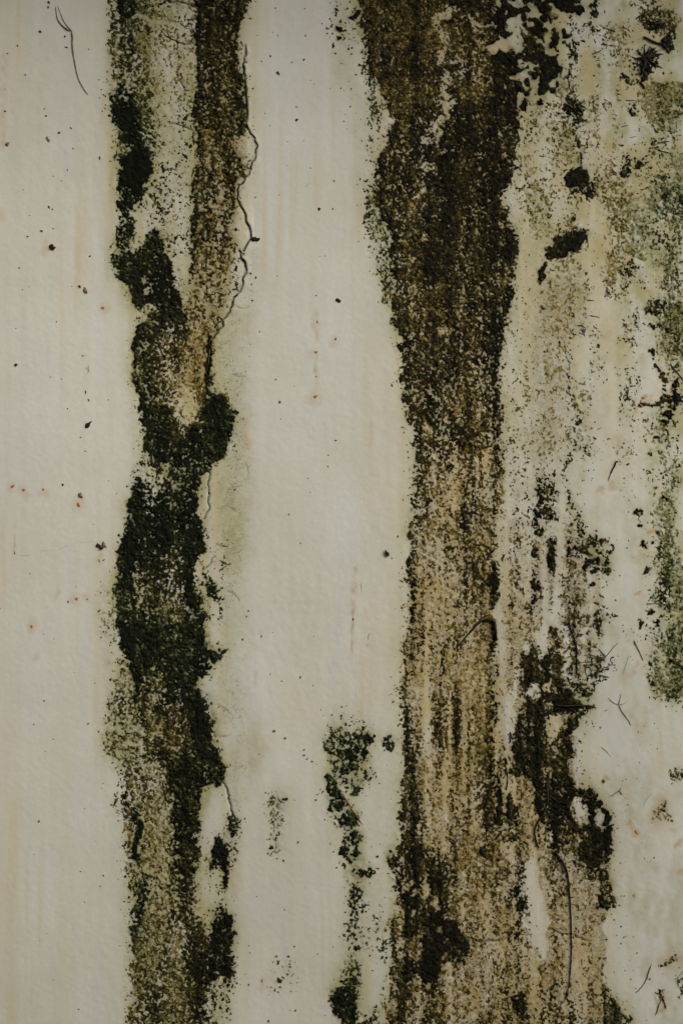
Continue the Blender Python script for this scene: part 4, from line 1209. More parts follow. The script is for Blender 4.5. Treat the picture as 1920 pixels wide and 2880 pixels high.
def tube(name, pts, r0, r1, mat, parent=None, lift=.5, sides=6, jitter=.6, rough=True):
    p = chaikin(np.array(pts, float), 2)
    p = resample(p, 5)
    n = len(p)
    if n > 3 and rough:
        p[1:-1] += rng.normal(0, jitter * .5, (n - 2, 2))
    t = np.gradient(p, axis=0)
    t /= np.maximum(1e-6, np.hypot(t[:, 0], t[:, 1]))[:, None]
    hs = np.array([surf(a, b) for a, b in p])
    for _ in range(2):
        hs = np.maximum(hs, np.convolve(np.r_[hs[0], hs, hs[-1]], [.25, .5, .25], 'valid'))
    vs_, fs_ = [], []
    for i in range(n):
        f = i / (n - 1)
        r = (r0 + (r1 - r0) * f) * (1 + .14 * rng.standard_normal())
        if i in (0, n - 1):
            r *= .35
        nx, ny = -t[i, 1], t[i, 0]
        for k in range(sides):
            a = 2 * math.pi * k / sides
            vs_.append(W(p[i, 0] + nx * r * math.cos(a), p[i, 1] + ny * r * math.cos(a), hs[i] + r * (lift + math.sin(a))))
        if i:
            for k in range(sides):
                k2 = (k + 1) % sides
                fs_.append(((i - 1) * sides + k, (i - 1) * sides + k2, i * sides + k2, i * sides + k))
    fs_.append(tuple(range(sides - 1, -1, -1)))
    fs_.append(tuple(range((n - 1) * sides, n * sides)))
    return link_mesh(name, vs_, fs_, mat, parent)


def crumb(name, u, v, ru, rv, rot, mat, parent=None, flat=.6):
    sides = 11
    c, s = math.cos(rot), math.sin(rot)
    h0 = surf(u, v)
    rr = 1 + .34 * rng.standard_normal(sides)
    rr = np.clip(rr, .55, 1.5)
    vs_, fs_ = [], []
    hm = min(ru, rv) * flat
    for ring, (q_, hh) in enumerate(((1.0, -.25), (.82, .38), (.45, .72))):
        for k in range(sides):
            a = 2 * math.pi * k / sides
            x, y = ru * q_ * rr[k] * math.cos(a), rv * q_ * rr[k] * math.sin(a)
            vs_.append(W(u + x * c - y * s, v + x * s + y * c, h0 + hm * hh * (1 + .2 * rng.standard_normal())))
    vs_.append(W(u, v, h0 + hm * .85))
    for ring in range(2):
        for k in range(sides):
            k2 = (k + 1) % sides
            fs_.append((ring * sides + k, ring * sides + k2, (ring + 1) * sides + k2, (ring + 1) * sides + k))
    for k in range(sides):
        fs_.append((2 * sides + k, 2 * sides + (k + 1) % sides, 3 * sides))
    return link_mesh(name, vs_, fs_, mat, parent)


def thing(name, u, v, label, cat, group=None):
    o = bpy.data.objects.new(name, None)
    o.empty_display_size = .01
    o.location = W(u, v, surf(u, v))
    col.objects.link(o)
    tag(o, label, cat, group)
    return o


def under(parent, *children):
    """parent at a place of its own; children are built in world coordinates"""
    for c in children:
        c.parent = parent
        c.matrix_parent_inverse = parent.matrix_basis.inverted()


# forked hair, upper left
r = thing('dry_rootlet', 203, 88, 'thin grey forked hair-like rootlet on clean paint, upper left', 'rootlet')
under(r, tube('stem', [(203, 88), (205, 110), (204, 130), (209, 165), (214, 195), (222, 225), (236, 250), (249, 267)], 1.7, .8, M_GREY),
      tube('branch', [(203, 88), (190, 84), (176, 72), (163, 58), (160, 42), (157, 18)], 1.7, .8, M_GREY),
      tube('branch', [(203, 88), (190, 74), (180, 60), (172, 40), (162, 16)], 1.2, .7, M_GREY))
# long rootlet, lower right
tag(tube('long_rootlet', [(1563, 2398), (1576, 2418), (1588, 2436), (1597, 2460), (1600, 2500), (1604, 2550), (1606, 2620), (1607, 2680), (1603, 2730), (1601, 2770), (1592, 2800), (1584, 2820), (1574, 2828)], 2.8, 1.1, M_BLACK),
    'long smooth black rootlet hanging down the tan stain, lower right', 'rootlet')
r = thing('knobbed_rootlet', 1538, 2212, 'black curved rootlet with a round knob, in the ragged black patch', 'rootlet')
under(r, crumb('knob', 1538, 2213, 11, 16, .1, M_BLACK),
      tube('stem', [(1538, 2215), (1540, 2250), (1533, 2280), (1522, 2300), (1508, 2318), (1502, 2340), (1506, 2362), (1514, 2384)], 3.2, 1.8, M_BLACK),
      tube('branch', [(1541, 2238), (1556, 2246), (1572, 2260)], 1.6, .9, M_BLACK))
r = thing('arched_root', 1385, 1742, 'dark arched root on the edge of the wide brown band at mid height', 'rootlet')
under(r, tube('stem', [(1276, 1830), (1296, 1808), (1312, 1788), (1330, 1768), (1346, 1750), (1362, 1742), (1384, 1742), (1392, 1756)], 1.6, 4.2, M_BLACK),
      tube('branch', [(1390, 1750), (1393, 1780), (1396, 1798)], 4.6, 2.5, M_BLACK),
      tube('branch', [(1346, 1750), (1356, 1735), (1378, 1728)], 1.8, 1.0, M_BLACK))
tag(tube('short_rootlet', [(1421, 2162), (1428, 2180), (1427, 2200), (1424, 2224)], 1.5, 1.2, M_BLACK), 'short thin black rootlet in a pale lane of the tan stain', 'rootlet')
tag(tube('dark_strand', [(1434, 2058), (1438, 2070), (1433, 2092)], 2.4, 1.4, M_BLACK), 'short dark strand in the tan stain, left of the ragged black patch', 'strand')

# spider-shaped tuft
r = thing('moss_tuft', 1815, 165, 'spider-shaped black tuft with radiating strands, top right', 'moss')
sp = [[(1858, 153)], [(1846, 150), (1866, 152)], [(1838, 140), (1846, 130)], [(1822, 145), (1826, 128)], [(1812, 145), (1810, 124)], [(1800, 150), (1788, 140)], [(1798, 168), (1774, 158)], [(1800, 178), (1782, 192)],
      [(1838, 178), (1864, 191)], [(1836, 170), (1850, 176)], [(1806, 200), (1802, 215)], [(1825, 185), (1832, 200)], [(1796, 160), (1780, 168)], [(1832, 152), (1858, 138)]]
under(r, *[tube('strand', [(1815, 165)] + s_, 2.6, .9, M_BLACK) for s_ in sp])
under(r, tube('stalk', [(1815, 168), (1806, 195), (1802, 212)], 6.0, 4.0, M_BLACK), tube('stalk', [(1798, 228), (1806, 238), (1814, 250)], 4.0, 2.0, M_BLACK))
r = thing('moss_twig', 1866, 120, 'bent black moss twig right above the spider-shaped tuft', 'moss')
under(r, tube('stem', [(1808, 102), (1826, 112), (1842, 120), (1862, 122), (1872, 136), (1882, 150)], 3.0, 2.2, M_BLACK),
      tube('branch', [(1864, 122), (1868, 104), (1884, 92)], 3.2, 1.4, M_BLACK), tube('branch', [(1862, 120), (1876, 112), (1890, 98)], 2.6, 1.2, M_BLACK),
      tube('branch', [(1866, 124), (1884, 138), (1886, 146)], 2.0, 1.0, M_BLACK))
r = thing('moss_strands', 1835, 55, 'few dark strands lying across the olive moss clump, top right', 'moss')
under(r, tube('strand', [(1786, 54), (1800, 42), (1812, 36)], 1.8, 1.0, M_BLACK), tube('strand', [(1804, 42), (1824, 54)], 1.6, .9, M_BLACK),
      tube('strand', [(1850, 66), (1872, 60), (1890, 50)], 1.6, .9, M_BROWN), tube('strand', [(1856, 78), (1876, 70), (1888, 72)], 1.6, .9, M_BLACK))
# tangled tuft strands
for (cu_, cv_, lab, nn, rad) in ((1620, 302, 'hairy strands of the small tangled tuft on the thin growth line', 13, 34), (1612, 690, 'bristly strands along the upper edge of the leaf-shaped blot', 10, 36)):
    r = thing('tuft_strands', cu_, cv_, lab, 'strands')
    for i in range(nn):
        a = rng.uniform(0, 6.28)
        b = a + rng.normal(0, .5)
        q0 = (cu_ + rng.normal(0, 6), cv_ + rng.normal(0, 5))
        if cv_ > 600:
            q0 = (1560 + 80 * i / nn, 672 - 18 * i / nn + rng.normal(0, 2))
            a = b = rng.normal(-1.4, .4)
            L = rng.uniform(10, 20)
        else:
            L = rng.uniform(.5, 1.1) * rad
        under(r, tube('strand', [q0, (q0[0] + L * .55 * math.cos(a), q0[1] + L * .5 * math.sin(a)), (q0[0] + L * math.cos(b), q0[1] + L * .9 * math.sin(b))], 1.5, .8, M_BLACK if i % 3 else M_BROWN))
# fan of hyphae beside the ragged black patch
r = thing('root_fan', 1700, 1852, 'fan of fine black rootlets at right of the ragged black patch', 'rootlet')
for s_ in ([(1703, 1846), (1718, 1826), (1737, 1806)], [(1703, 1848), (1690, 1834), (1680, 1822)], [(1702, 1850), (1668, 1860), (1628, 1863)], [(1700, 1852), (1672, 1852), (1640, 1842)], [(1700, 1850), (1672, 1846), (1652, 1838)],
           [(1698, 1856), (1668, 1868), (1648, 1870)], [(1720, 1866), (1704, 1878), (1680, 1880)], [(1710, 1878), (1690, 1886), (1664, 1884)], [(1712, 1905), (1694, 1900), (1680, 1898)], [(1650, 1862), (1644, 1888), (1652, 1906)], [(1664, 1880), (1658, 1900), (1640, 1916)],
           [(1700, 1872), (1684, 1892), (1668, 1908)], [(1676, 1868), (1684, 1878), (1672, 1892)]):
    under(r, tube('strand', s_, 1.3, .55, M_DARKBROWN))
tag(tube('bare_twig', [(1560, 1984), (1598, 1986), (1624, 1984), (1652, 1984), (1675, 1990)], 2.4, 2.0, M_BLACK), 'straight dark twig sticking out sideways from the ragged black patch', 'twig')
tag(tube('dark_strand', [(1598, 1750), (1606, 1775), (1616, 1800), (1622, 1830), (1620, 1880), (1622, 1900)], 1.6, 1.6, M_BLACK), 'long thin dark strand down the right side of the ragged black patch', 'strand')

# forked twigs on the clean paint, right
r = thing('forked_twig', 1740, 1980, 'brown branching twig on clean paint, right of the ragged black patch', 'twig')
under(r, tube('stem', [(1738, 1982), (1748, 2002), (1760, 2018), (1768, 2030), (1773, 2040)], 1.0, .7, M_BROWN), tube('branch', [(1738, 1982), (1742, 1964), (1745, 1950)], .9, .5, M_BROWN),
      tube('branch', [(1738, 1982), (1722, 1976), (1708, 1962)], .8, .5, M_BROWN), tube('branch', [(1740, 1982), (1756, 1978), (1766, 1968)], .8, .5, M_BROWN))
r = thing('forked_twig', 1742, 2216, 'tiny brown forked twig on clean paint above the ochre smear', 'twig')
under(r, tube('stem', [(1712, 2240), (1728, 2232), (1742, 2222), (1746, 2215)], .9, 1.5, M_BROWN), tube('branch', [(1740, 2224), (1750, 2236)], 1.2, .7, M_BROWN))
r = thing('forked_twig', 1858, 2800, 'brown V-shaped forked twig in the bottom right corner', 'twig')
under(r, tube('stem', [(1856, 2792), (1864, 2808), (1870, 2824), (1872, 2836)], 1.4, 1.8, M_BROWN), tube('branch', [(1856, 2792), (1859, 2812), (1852, 2826)], 1.2, 1.0, M_BROWN), tube('branch', [(1853, 2822), (1848, 2840), (1842, 2856)], 1.6, 1.0, M_BROWN))
r = thing('hooked_twig', 1728, 1300, 'small black hooked twig with a brown tail, right of centre', 'twig')
under(r, tube('stem', [(1737, 1299), (1729, 1298), (1728, 1308), (1720, 1322), (1715, 1334)], 2.6, 1.6, M_BLACK), tube('tail', [(1716, 1332), (1712, 1342), (1709, 1352)], 1.8, 1.2, M_BROWN))
tag(tube('red_hair', [(1831, 2712), (1822, 2734), (1818, 2752), (1808, 2770), (1796, 2784), (1785, 2794)], 1.5, 1.0, M_RED), 'wavy reddish hair on clean paint, bottom right', 'hair')
tag(tube('ochre_straw', [(1780, 1800), (1790, 1820), (1800, 1840), (1807, 1858)], 1.3, .8, M_BROWN), 'slanting orange-brown straw on clean paint beside the green algae', 'straw')

FIB = [  # (points, radius, material, label)
    ([(1690, 74), (1710, 81), (1732, 89)], 1.8, M_BLACK, 'straight dark splinter between the growth line and the olive moss clump'),
    ([(1758, 282), (1787, 281)], 1.8, M_BLACK, 'short level black splinter left of the upper algae haze'),
    ([(1745, 357), (1756, 353), (1769, 352)], 1.6, M_BLACK, 'short curved black fibre on pale paint, upper of two'),
    ([(1770, 386), (1790, 382)], 1.3, M_BLACK, 'short faint black fibre on pale paint, lower of two'),
    ([(1764, 608), (1770, 596), (1780, 590), (1797, 589)], 1.6, M_BLACK, 'bent dark fibre at left edge of the green algae haze'),
    ([(1648, 843), (1672, 845)], 1.5, M_BLACK, 'upper level dark splinter on clean paint right of the pinkish tract'),
    ([(1656, 887), (1672, 889), (1686, 893)], 1.6, M_BLACK, 'lower dark splinter with a bent end, right of the pinkish tract'),
    ([(1752, 999), (1763, 998)], 1.3, M_BLACK, 'tiny level dark splinter under the brown scribble of fibres'),
    ([(1740, 1055), (1750, 1051)], 1.2, M_BROWN, 'tiny tilted brown splinter on clean paint left of the beaded chain'),
    ([(1758, 1152), (1772, 1151)], .8, M_BLACK, 'hair-thin level fibre left of the ochre lump'),
    ([(1677, 1209), (1692, 1202)], 1.6, M_BLACK, 'short dark fibre on clean paint above the hooked twig'),
    ([(1734, 752), (1746, 750), (1760, 745)], 1.2, M_BROWN, 'thin tilted brown fibre at left of the green tuft'),
    ([(1631, 1250), (1630, 1266)], 1.5, M_BLACK, 'short upright black fibre beside the thin growth line'),
    ([(1838, 410), (1852, 400), (1868, 397), (1884, 396)], 1.9, M_BLACK, 'upper dark twig of a pair in the algae haze'),
    ([(1848, 418), (1862, 424), (1886, 429)], 2.4, M_BLACK, 'lower dark twig of a pair in the algae haze'),
    ([(1800, 466), (1812, 462), (1826, 451)], 2.0, M_BLACK, 'slanting dark twig in the middle of the algae haze'),
    ([(1738, 140), (1742, 150), (1748, 160)], 1.2, M_BLACK, 'tiny slanting dark fibre left of the spider-shaped tuft'),
    ([(1712, 126), (1724, 129)], 2.0, M_BLACK, 'small dark dash left of the spider-shaped tuft'),
    ([(1766, 1842), (1758, 1870), (1748, 1898)], .8, M_BROWN, 'hair-thin upright brown fibre on clean paint, right side'),
    ([(1690, 2100), (1704, 2112), (1718, 2130)], 1.0, M_BROWN, 'thin slanting brown fibre on clean paint right of the black patch'),
    ([(1808, 2266), (1818, 2246), (1830, 2232), (1836, 2228)], .8, M_BROWN, 'hair-thin curved fibre above the ochre-green crusty spot'),
    ([(1892, 2756), (1906, 2748), (1914, 2738), (1920, 2728)], 1.2, M_BLACK, 'small curved dark fibre cut by the right edge near the bottom'),
    ([(1756, 2425), (1764, 2420)], 1.4, M_BROWN, 'tiny brown fibre alone on clean paint, right side'),
    ([(1884, 1020), (1892, 1035), (1900, 1042), (1912, 1056), (1925, 1076)], 2.0, M_BLACK, 'straight slanting dark stem inside the beaded chain'),
    ([(1815, 1697), (1845, 1697), (1862, 1700), (1878, 1705)], 1.3, M_BLACK, 'thin level dark fibre crossing the edge of the darker algae'),
    ([(1850, 1698), (1856, 1686)], 1.2, M_BLACK, 'tiny dark offshoot standing on the level fibre in the algae'),
    ([(1812, 1610), (1824, 1605), (1832, 1594)], 2.4, M_BLACK, 'small black dart-shaped fibre left of the pale algae strip'),
    ([(1830, 1930), (1838, 1922), (1846, 1917)], 2.6, M_BLACK, 'dark stub at the lower left corner of the algae'),
    ([(1015, 1638), (1016, 1668)], .8, M_GREY, 'hair-thin upright grey fibre right of the rust run'),
    ([(1039, 1778), (1036, 1790), (1034, 1800)], 1.4, M_BROWN, 'short ochre fibre right of the rust run'),
    ([(1034, 1808), (1032, 1820)], .8, M_BLACK, 'tiny dark fibre below the ochre one, right of the rust run'),
    ([(965, 2234), (978, 2256), (992, 2278), (1006, 2298), (1020, 2320)], 1.8, M_ORANGE, 'pale straw slanting through the dark green middle patch'),
    ([(830, 2268), (833, 2240)], .01, M_GREY, ''),
    ([(1240, 1132), (1258, 1120), (1276, 1108)], 2.0, M_BLACK, 'dark slanting fibre in the wide brown band'),
    ([(860, 524), (868, 518), (870, 508)], 1.0, M_BROWN, 'tiny curved brown hair on clean paint between the two runs'),
    ([(248, 1024), (252, 1040), (244, 1056)], .9, M_GREY, 'faint grey cross-shaped hair on clean paint, left side'),
    ([(242, 1032), (256, 1050)], .8, M_GREY, 'faint short hair crossing another, left side'),
    ([(690, 1890), (690, 1891)], .01, M_GREY, ''),
]
for pts, rad, mat, lab in FIB:
    if lab:
        tag(tube('dry_fibre', pts, rad * .66, rad * .45, M_DARKBROWN if mat is M_BLACK else mat), lab, 'fibre')

# scribbles of fine red-brown fibres
for (u0_, u1_, v0_, v1_, nn, mat, ang, lab) in (
        (1742, 1786, 900, 936, 13, M_BROWN, 0.0, 'brown scribble of short level fibres on clean paint, right side'), (1748, 1776, 940, 972, 5, M_BROWN, -.1, 'few brown level dashes under the brown scribble'),
        (1706, 1726, 450, 490, 9, M_RED, .2, 'small red ladder of fibres above the red streak, upper right'), (1700, 1722, 780, 838, 11, M_RED, .7, 'red-brown trail of short fibres, right side'),
        (1725, 1740, 236, 286, 10, M_RED, .3, 'dark red ladder of short fibres left of the algae haze'), (1645, 1672, 262, 306, 8, M_RED, 1.2, 'red-brown tangle right of the small tangled tuft'),
        (1748, 1766, 60, 100, 8, M_RED, 1.0, 'reddish fibres left of the olive moss clump'), (1692, 1712, 278, 304, 7, M_RED, 0.1, 'small red bracket of fibres left of the algae haze'),
        (1696, 1714, 625, 670, 9, M_RED, 1.0, 'red fibres strewn right of the leaf-shaped blot'), (1660, 1690, 140, 185, 7, M_RED, .3, 'red dots and dashes on pale paint near the growth line'),
        (1618, 1650, 910, 936, 9, M_BLACK, .8, 'dark crumbs of fibre around the thin growth line'), (1655, 1680, 905, 935, 5, M_BLACK, .6, 'few tiny black dashes right of the dark crumbs')):
    r = thing('fibre_scribble', (u0_ + u1_) / 2, (v0_ + v1_) / 2, lab, 'fibres')
    for i in range(nn):
        a = ang + rng.normal(0, .45)
        q0 = (rng.uniform(u0_, u1_), v0_ + (v1_ - v0_) * (i + rng.random()) / nn)
        L = rng.uniform(7, 17)
        under(r, tube('fibre', [q0, (q0[0] + L * .5 * math.cos(a), q0[1] + L * .5 * math.sin(a) + rng.normal(0, 1.5)), (q0[0] + L * math.cos(a), q0[1] + L * math.sin(a))], rng.uniform(.9, 1.5), .8, mat))

# crumbs and specks: (u, v, radius[, stretch, rotation])
K, B, R_, O = M_BLACK, M_BROWN, M_RED, M_ORANGE
named = [
    (147, 695, 8, 1.0, 0, K, 'round black crumb on clean paint in the upper left'),
    (250, 1195, 6, 2.2, -.75, K, 'slanting black seed-like crumb on clean paint, left side'),
    (45, 1026, 5.5, 1.0, 0, K, 'round black crumb near the left edge with an ochre smudge'),
    (21, 404, 5, 1.6, 1.8, B, 'brown-black crumb near the left edge, upper part'),
    (135, 391, 4.5, 2.0, 1.0, B, 'brown elongated crumb in the flecked upper left'),
    (280, 444, 4, 2.0, 1.5, R_, 'dark red upright crumb left of the round black blot'),
    (240, 816, 5, 2.2, 1.0, B, 'brown ragged crumb pair on clean paint, left of the green streak end'),
    (224, 805, 4, 1.3, .3, K, 'small black crumb beside the brown ragged one, left side'),
    (242, 1104, 2.6, 4., 1.5, R_, 'upright red-brown sliver on clean paint, left side'),
    (250, 1125, 4, 2.0, 1.0, R_, 'red-brown crumb below the upright sliver, left side'),
    (717, 672, 8, 1.3, -.2, K, 'black crumb at the elbow of the long jagged crack'),
    (664, 645, 4.5, 1, 0, K, 'small black crumb on the tan flake inside the long crack'),
    (887, 1117, 8, 1.2, 0, O, 'bright orange rust spot in the middle of the white paint'),
    (892, 906, 4, 2, 1.3, O, 'orange rust fleck at the top of the faint rust run'),
    (888, 990, 5, 1.4, .5, O, 'pale orange fleck in the middle of the faint rust run'),
    (943, 954, 4.5, 1.5, 1.4, R_, 'dull red crumb right of the faint rust run'),
    (952, 846, 4.5, 1.8, .5, K, 'paired black crumb on white paint right of the rust run'),
    (992, 1743, 4.5, 1.5, 1.4, R_, 'dark red crumb at the middle of the red rust run'),
    (1087, 1556, 5, 1.7, 1.3, K, 'green-black crumb on cream paint left of the wide band'),
    (802, 2247, 4, 2.4, -.1, K, 'dark elongated crumb above the faint grey-green smear'),
    (762, 2383, 6, 1.2, .2, K, 'green-black crumb inside the faint grey-green smear'),
    (785, 2758, 6, 1.5, .8, K, 'dark crumb in the yellowish bloom, lower middle'),
    (737, 2760, 3.5, 2.4, 1.4, O, 'upright orange fleck on white paint, lower middle'),
    (782, 205, 4, 1.8, .7, K, 'elongated black crumb high on the white paint between the runs'),
    (1358, 2394, 9, 1.5, 1.4, K, 'glossy black seed on the tan stain, lower right'),
    (290, 866, 6, 1.2, .4, O, 'orange fleck on clean paint left of the left mould band'),
    (69, 1378, 6.5, 1.3, .1, O, 'ochre fan-shaped fleck near the left edge'),
    (38, 1367, 5, 1.6, -.6, O, 'rusty feather-like fleck nearest the left edge'),
    (124, 1377, 5, 1.2, .4, O, 'pale ochre fleck right of the fan-shaped one'),
    (228, 1391, 6, 1.5, 1.2, B, 'brown lump above an ochre fleck, left of the left mould band'),
    (222, 1420, 6, 1.6, 1.2, O, 'ochre fleck hanging under the brown lump, left side'),
    (215, 1684, 6, 1.2, 0, O, 'ochre fleck in a short row on clean paint, left side'),
    (247, 1685, 4, 1.3, 0, O, 'small orange fleck at the right end of a short row, left side'),
    (90, 1762, 6, 1.3, .9, O, 'rusty forked fleck on clean paint, left side below middle'),
    (280, 1577, 4.5, 1.7, 1.4, O, 'orange beaded fleck below the butterfly-shaped crumb'),
    (292, 1575, 3.5, 1.7, -.6, R_, 'small russet fleck right of the orange beaded one'),
    (855, 2109, 4, 1.7, -.2, R_, 'topmost of four russet dashes on white paint, lower middle'),
    (855, 2124, 3, 3.0, -.15, R_, 'second from top of four russet dashes, lower middle'),
    (864, 2134, 3, 2.4, -.3, R_, 'third from top of four russet dashes, lower middle'),
    (877, 2141, 4, 1.5, .4, R_, 'lowest of four russet dashes on white paint, lower middle'),
    (1788, 2341, 5, 2.4, 1.1, O, 'ochre smear on clean paint right of the black lobe'),
    (1805, 1119, 5, 1.1, 0, O, 'round ochre lump above the dark hook of the beaded chain'),
    (1802, 1141, 6, 1.6, 1.2, O, 'ochre crust at the left tip of the beaded chain'),
    (1780, 2519, 4, 1.3, 1.3, O, 'orange-brown crumb alone on clean paint, right side'),
    (1697, 2196, 4, 1.4, .8, B, 'brown crumb on clean paint above the black lobe'),
    (1790, 2680, 3, 1.5, 1.3, R_, 'tiny dark red crumb on clean paint, bottom right'),
    (1826, 2754, 4, 1.4, -.8, R_, 'dark red crumb beside the wavy reddish hair'),
    (1657, 1275, 5, 1.2, 0, R_, 'red-brown knob left of the hooked twig'),
    (1538, 1050, 5, 1.2, 0, B, 'brown crumb in the pinkish tract right of the wide band'),
    (1528, 866, 6, 1.5, .7, B, 'dark brown crumb under the tail of the leaf-shaped blot'),
    (1561, 361, 7, 1.2, .2, B, 'flat brown crumb high in the speckled pale tract'),
]
r = thing('crumb', 285, 1535, 'black butterfly-shaped crumb on clean paint, left of the left mould band', 'crumb')
under(r, crumb('lobe', 277, 1533, 9, 6, .7, K, flat=.8), crumb('lobe', 292, 1531, 5, 9, .5, B, flat=.8), crumb('lobe', 286, 1541, 7, 6, .2, K, flat=.8), crumb('lobe', 298, 1537, 5, 3, .3, B, flat=.8))
for (u_, v_, r_, e_, rot, mat, lab) in named:
    kf = 1. if mat in (K, B) else .68
    tag(crumb('crumb' if mat in (K, B) else 'fleck', u_, v_, r_ * e_ * kf, r_ * kf, rot, mat, flat=.6 if kf == 1. else .3), lab, 'crumb' if mat in (K, B) else 'fleck')
zones = [
    ('tiny dark speck on the clean paint left of the left mould run, upper half', 'specks left of the runs, upper half',
     [(112, 88, 4.5), (186, 133, 4), (182, 103, 3.5), (71, 210, 3), (50, 128, 3.5), (138, 7, 5), (136, 20, 4), (200, 360, 3), (165, 373, 4), (206, 417, 2.5), (138, 582, 3.5), (148, 588, 3), (117, 650, 4), (150, 642, 2.8), (14, 312, 3.5), (303, 202, 3.5), (250, 138, 2.5),
      (308, 120, 3.5), (66, 533, 2), (83, 606, 1.8), (78, 665, 3), (54, 752, 0.1), (54, 753, 2.8), (64, 815, 2.6), (83, 806, 1.8), (203, 805, 2), (46, 924, 2), (143, 1061, 2.2), (306, 1125, 2), (178, 1364, 3.6), (241, 1269, 2.2), (358, 1006, 2.4), (253, 720, 4), (160, 905, 2.6), (234, 1001, 3),
      (175, 1066, 2.4), (191, 1150, 2.4), (228, 1230, 2.4), (329, 1388, 2), (306, 1352, 2), (125, 305, 3), (130, 325, 2.6), (190, 477, 2.6), (150, 495, 2.4), (173, 508, 2.4), (22, 150, 3), (15, 250, 2)]),
    ('tiny dark speck on the clean paint left of the left mould run, lower half', 'specks left of the runs, lower half',
     [(264, 1475, 2), (335, 1505, 4.5), (357, 1497, 6), (42, 1556, 3), (86, 1613, 2), (193, 1693, 3), (278, 1719, 3), (125, 1971, 2.8), (96, 2037, 2.6), (249, 2036, 3), (267, 1921, 2.2), (210, 1892, 1.8), (304, 1980, 2.2), (150, 2079, 2.6), (293, 2110, 2), (128, 2113, 2), (110, 2310, 3.6),
      (290, 2203, 2.6), (286, 2217, 2), (238, 2275, 2), (267, 2366, 2), (98, 2402, 2.4), (227, 2451, 2.4), (291, 2463, 2.6), (282, 2493, 2.8), (239, 2538, 2.4), (364, 2523, 5), (366, 2537, 3.6), (377, 2559, 5.5), (134, 2625, 2), (151, 2755, 2), (70, 2836, 2), (223, 2838, 2.8), (338, 2659, 2),
      (215, 1650, 1.8), (123, 1783, 2), (153, 1797, 1.8), (1, 1711, 2.4), (154, 2291, 1.6), (113, 2645, 1.6), (353, 2465, 4)]),
    ('tiny dark speck on the white paint between the two mould runs, upper half', 'specks between the runs, upper half',
     [(775, 23, 2.8), (857, 25, 2.6), (768, 91, 2), (859, 101, 2.8), (761, 159, 3.6), (736, 172, 2.4), (821, 175, 3), (855, 168, 3.6), (873, 226, 2), (883, 237, 2), (834, 300, 3), (834, 337, 4.2), (758, 353, 2), (711, 249, 3), (940, 509, 3), (898, 588, 4.4), (936, 588, 3.4), (785, 548, 2), (705, 769, 3.4),
      (719, 781, 3.6), (708, 799, 3), (710, 845, 3.2), (890, 831, 3), (780, 776, 2), (730, 933, 3), (776, 1067, 3.4), (787, 1132, 4), (704, 968, 2), (702, 1002, 2), (828, 1086, 2), (790, 1178, 2.4), (944, 1239, 3), (923, 1280, 2.8), (922, 1312, 2.8), (866, 1346, 2.4), (873, 1384, 2.4), (660, 1377, 3), (1136, 1216, 3.2),
      (1143, 1251, 2.4), (889, 1059, 2.6), (724, 100, 2), (782, 100, 2), (905, 67, 2.4), (987, 250, 3), (928, 250, 2), (855, 395, 2), (808, 398, 2), (718, 555, 2.6), (745, 318, 2), (808, 464, 2), (873, 472, 2), (1000, 210, 2.4), (1013, 505, 2.4), (692, 1045, 2), (915, 720, 2), (900, 722, 2)]),
    ('tiny dark speck on the white paint between the two mould runs, lower half', 'specks between the runs, lower half',
     [(812, 1446, 2.6), (845, 1528, 2.2), (699, 1718, 2.8), (694, 1734, 3.8), (682, 1798, 3.4), (767, 1778, 2.2), (735, 1790, 2.8), (845, 1905, 3.6), (760, 1896, 2.6), (668, 1927, 2), (881, 1928, 2.4), (793, 1915, 3), (771, 2056, 4.4), (802, 2076, 3.6), (923, 2083, 5), (888, 2250, 3), (828, 2249, 2), (838, 2369, 3.6), (946, 2440, 3.4),
      (800, 2558, 2.6), (828, 2662, 2.6), (778, 2690, 4), (812, 2690, 4), (816, 2720, 3.6), (893, 2683, 2.2), (936, 2663, 2.4), (830, 2842, 3.4), (755, 2872, 4), (816, 2842, 2), (700, 2770, 3), (690, 2740, 2), (1060, 2409, 4), (1063, 2443, 4), (1098, 2394, 5), (1124, 2398, 4), (1066, 2203, 2.6), (883, 1790, 2), (1111, 1712, 2.4), (1101, 1570, 2.4),
      (1118, 1509, 2.8), (1124, 1985, 2.6), (1080, 2110, 3), (903, 1996, 2), (730, 2120, 2), (659, 2340, 3), (680, 2340, 3), (723, 2521, 3), (703, 2680, 2.4), (700, 2660, 2.2)]),
    ('tiny dark speck on the clean paint at right of the tan stain', 'specks on the clean paint at right',
     [(1680, 1067, 2), (1652, 1101, 2.4), (1741, 1618, 2.4), (1729, 1688, 3.4), (1630, 2084, 4), (1623, 2160, 3), (1702, 2520, 2.5), (1838, 2413, 3), (1705, 2643, 3.5), (1702, 2694, 3), (1711, 2645, 0.1), (1726, 2735, 2), (1744, 2370, 1.6), (1803, 2370, 2), (1750, 2196, 2), (1786, 2780, 2), (1904, 280, 3.2), (1865, 205, 3.4), (1670, 212, 4), (1672, 148, 3.5), (1672, 160, 3.2), (1895, 1500, 2), (1888, 1580, 4.4),
      (1905, 1600, 2), (1776, 1340, 2), (1690, 2045, 2), (1722, 2300, 1.8)]),
]
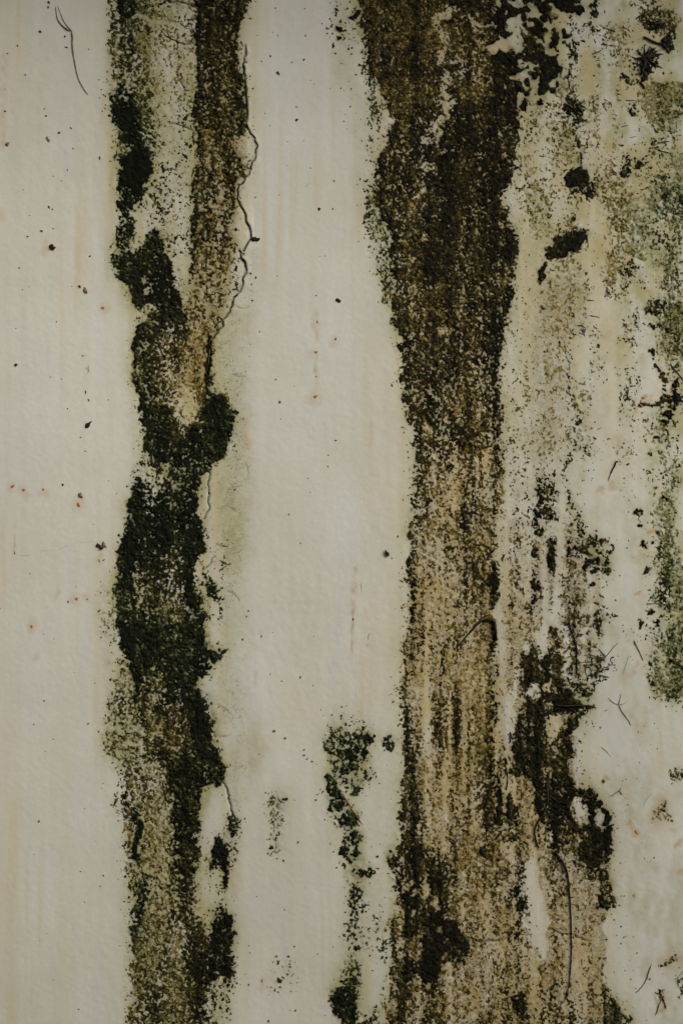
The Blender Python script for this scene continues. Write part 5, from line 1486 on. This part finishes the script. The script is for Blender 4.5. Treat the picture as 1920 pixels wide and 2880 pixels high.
LAND = [(285, 1535, 'the butterfly-shaped black crumb'), (147, 695, 'the round black crumb upper left'), (250, 1195, 'the slanting seed-like crumb'), (45, 1026, 'the round crumb near the left edge'), (203, 88, 'the forked grey hair'),
        (280, 444, 'the dark red upright crumb'), (135, 391, 'the elongated brown crumb upper left'), (240, 816, 'the ragged brown crumb pair'), (246, 1112, 'the red-brown sliver'), (717, 672, 'the crumb at the crack elbow'),
        (887, 1117, 'the bright orange rust spot'), (892, 906, 'the top fleck of the rust run'), (943, 954, 'the dull red crumb'), (992, 1743, 'the red rust run'), (1087, 1556, 'the green-black crumb on cream paint'),
        (802, 2247, 'the elongated crumb above the smear'), (762, 2383, 'the crumb in the grey-green smear'), (785, 2758, 'the crumb in the yellowish bloom'), (782, 205, 'the high elongated black crumb'), (69, 1378, 'the ochre fan-shaped fleck'),
        (228, 1400, 'the brown lump'), (230, 1685, 'the short row of ochre flecks'), (90, 1762, 'the rusty forked fleck'), (865, 2126, 'the four russet dashes'), (1788, 2341, 'the ochre smear'), (1780, 2519, 'the lone orange-brown crumb'),
        (1728, 1310, 'the hooked twig'), (1740, 1990, 'the brown branching twig'), (1815, 165, 'the spider-shaped tuft'), (1808, 2755, 'the wavy reddish hair'), (960, 70, 'the loose dots at the top'), (1620, 300, 'the small tangled tuft'),
        (380, 2540, 'the frayed lower left streak'), (1670, 1580, 'the crumbly brown-green tuft'), (660, 2330, 'the short crack low down')]
ORD = ['nearest', 'second nearest', 'third nearest', 'fourth nearest', 'fifth nearest', 'sixth nearest', 'seventh nearest', 'eighth nearest', 'ninth nearest', 'tenth nearest', 'eleventh nearest', 'twelfth nearest']
rows_ = {}
for lab, grp, pts in zones:
    for i, (u_, v_, r_) in enumerate(pts):
        if r_ < .5:
            continue
        mat = K if (i * 7 + int(u_)) % 5 else (B if i % 2 else R_)
        o = crumb('speck', u_, v_, max(r_ * .88, 1.6) * (1 + .25 * rng.random()), max(r_ * .88, 1.6) * (.8 + .2 * rng.random()), rng.uniform(0, 3.1), mat)
        d2, lu, lv, ln = min(((u_ - x) ** 2 + (v_ - y) ** 2, x, y, t_) for x, y, t_ in LAND)
        side = ('right of' if u_ > lu else 'left of') if abs(u_ - lu) > abs(v_ - lv) else ('below' if v_ > lv else 'above')
        c_ = {K: 'black', B: 'brown', R_: 'reddish'}[mat]
        rows_.setdefault((c_, side, ln), []).append((d2, o, grp))
for (c_, side, ln), lst in rows_.items():
    lst.sort(key=lambda t_: t_[0])
    for i, (d2, o, grp) in enumerate(lst):
        pre = 'tiny %s speck' % c_ if len(lst) == 1 else '%s tiny %s speck' % (ORD[min(i, 11)], c_)
        tag(o, '%s %s %s' % (pre, side, ln), 'speck', grp)
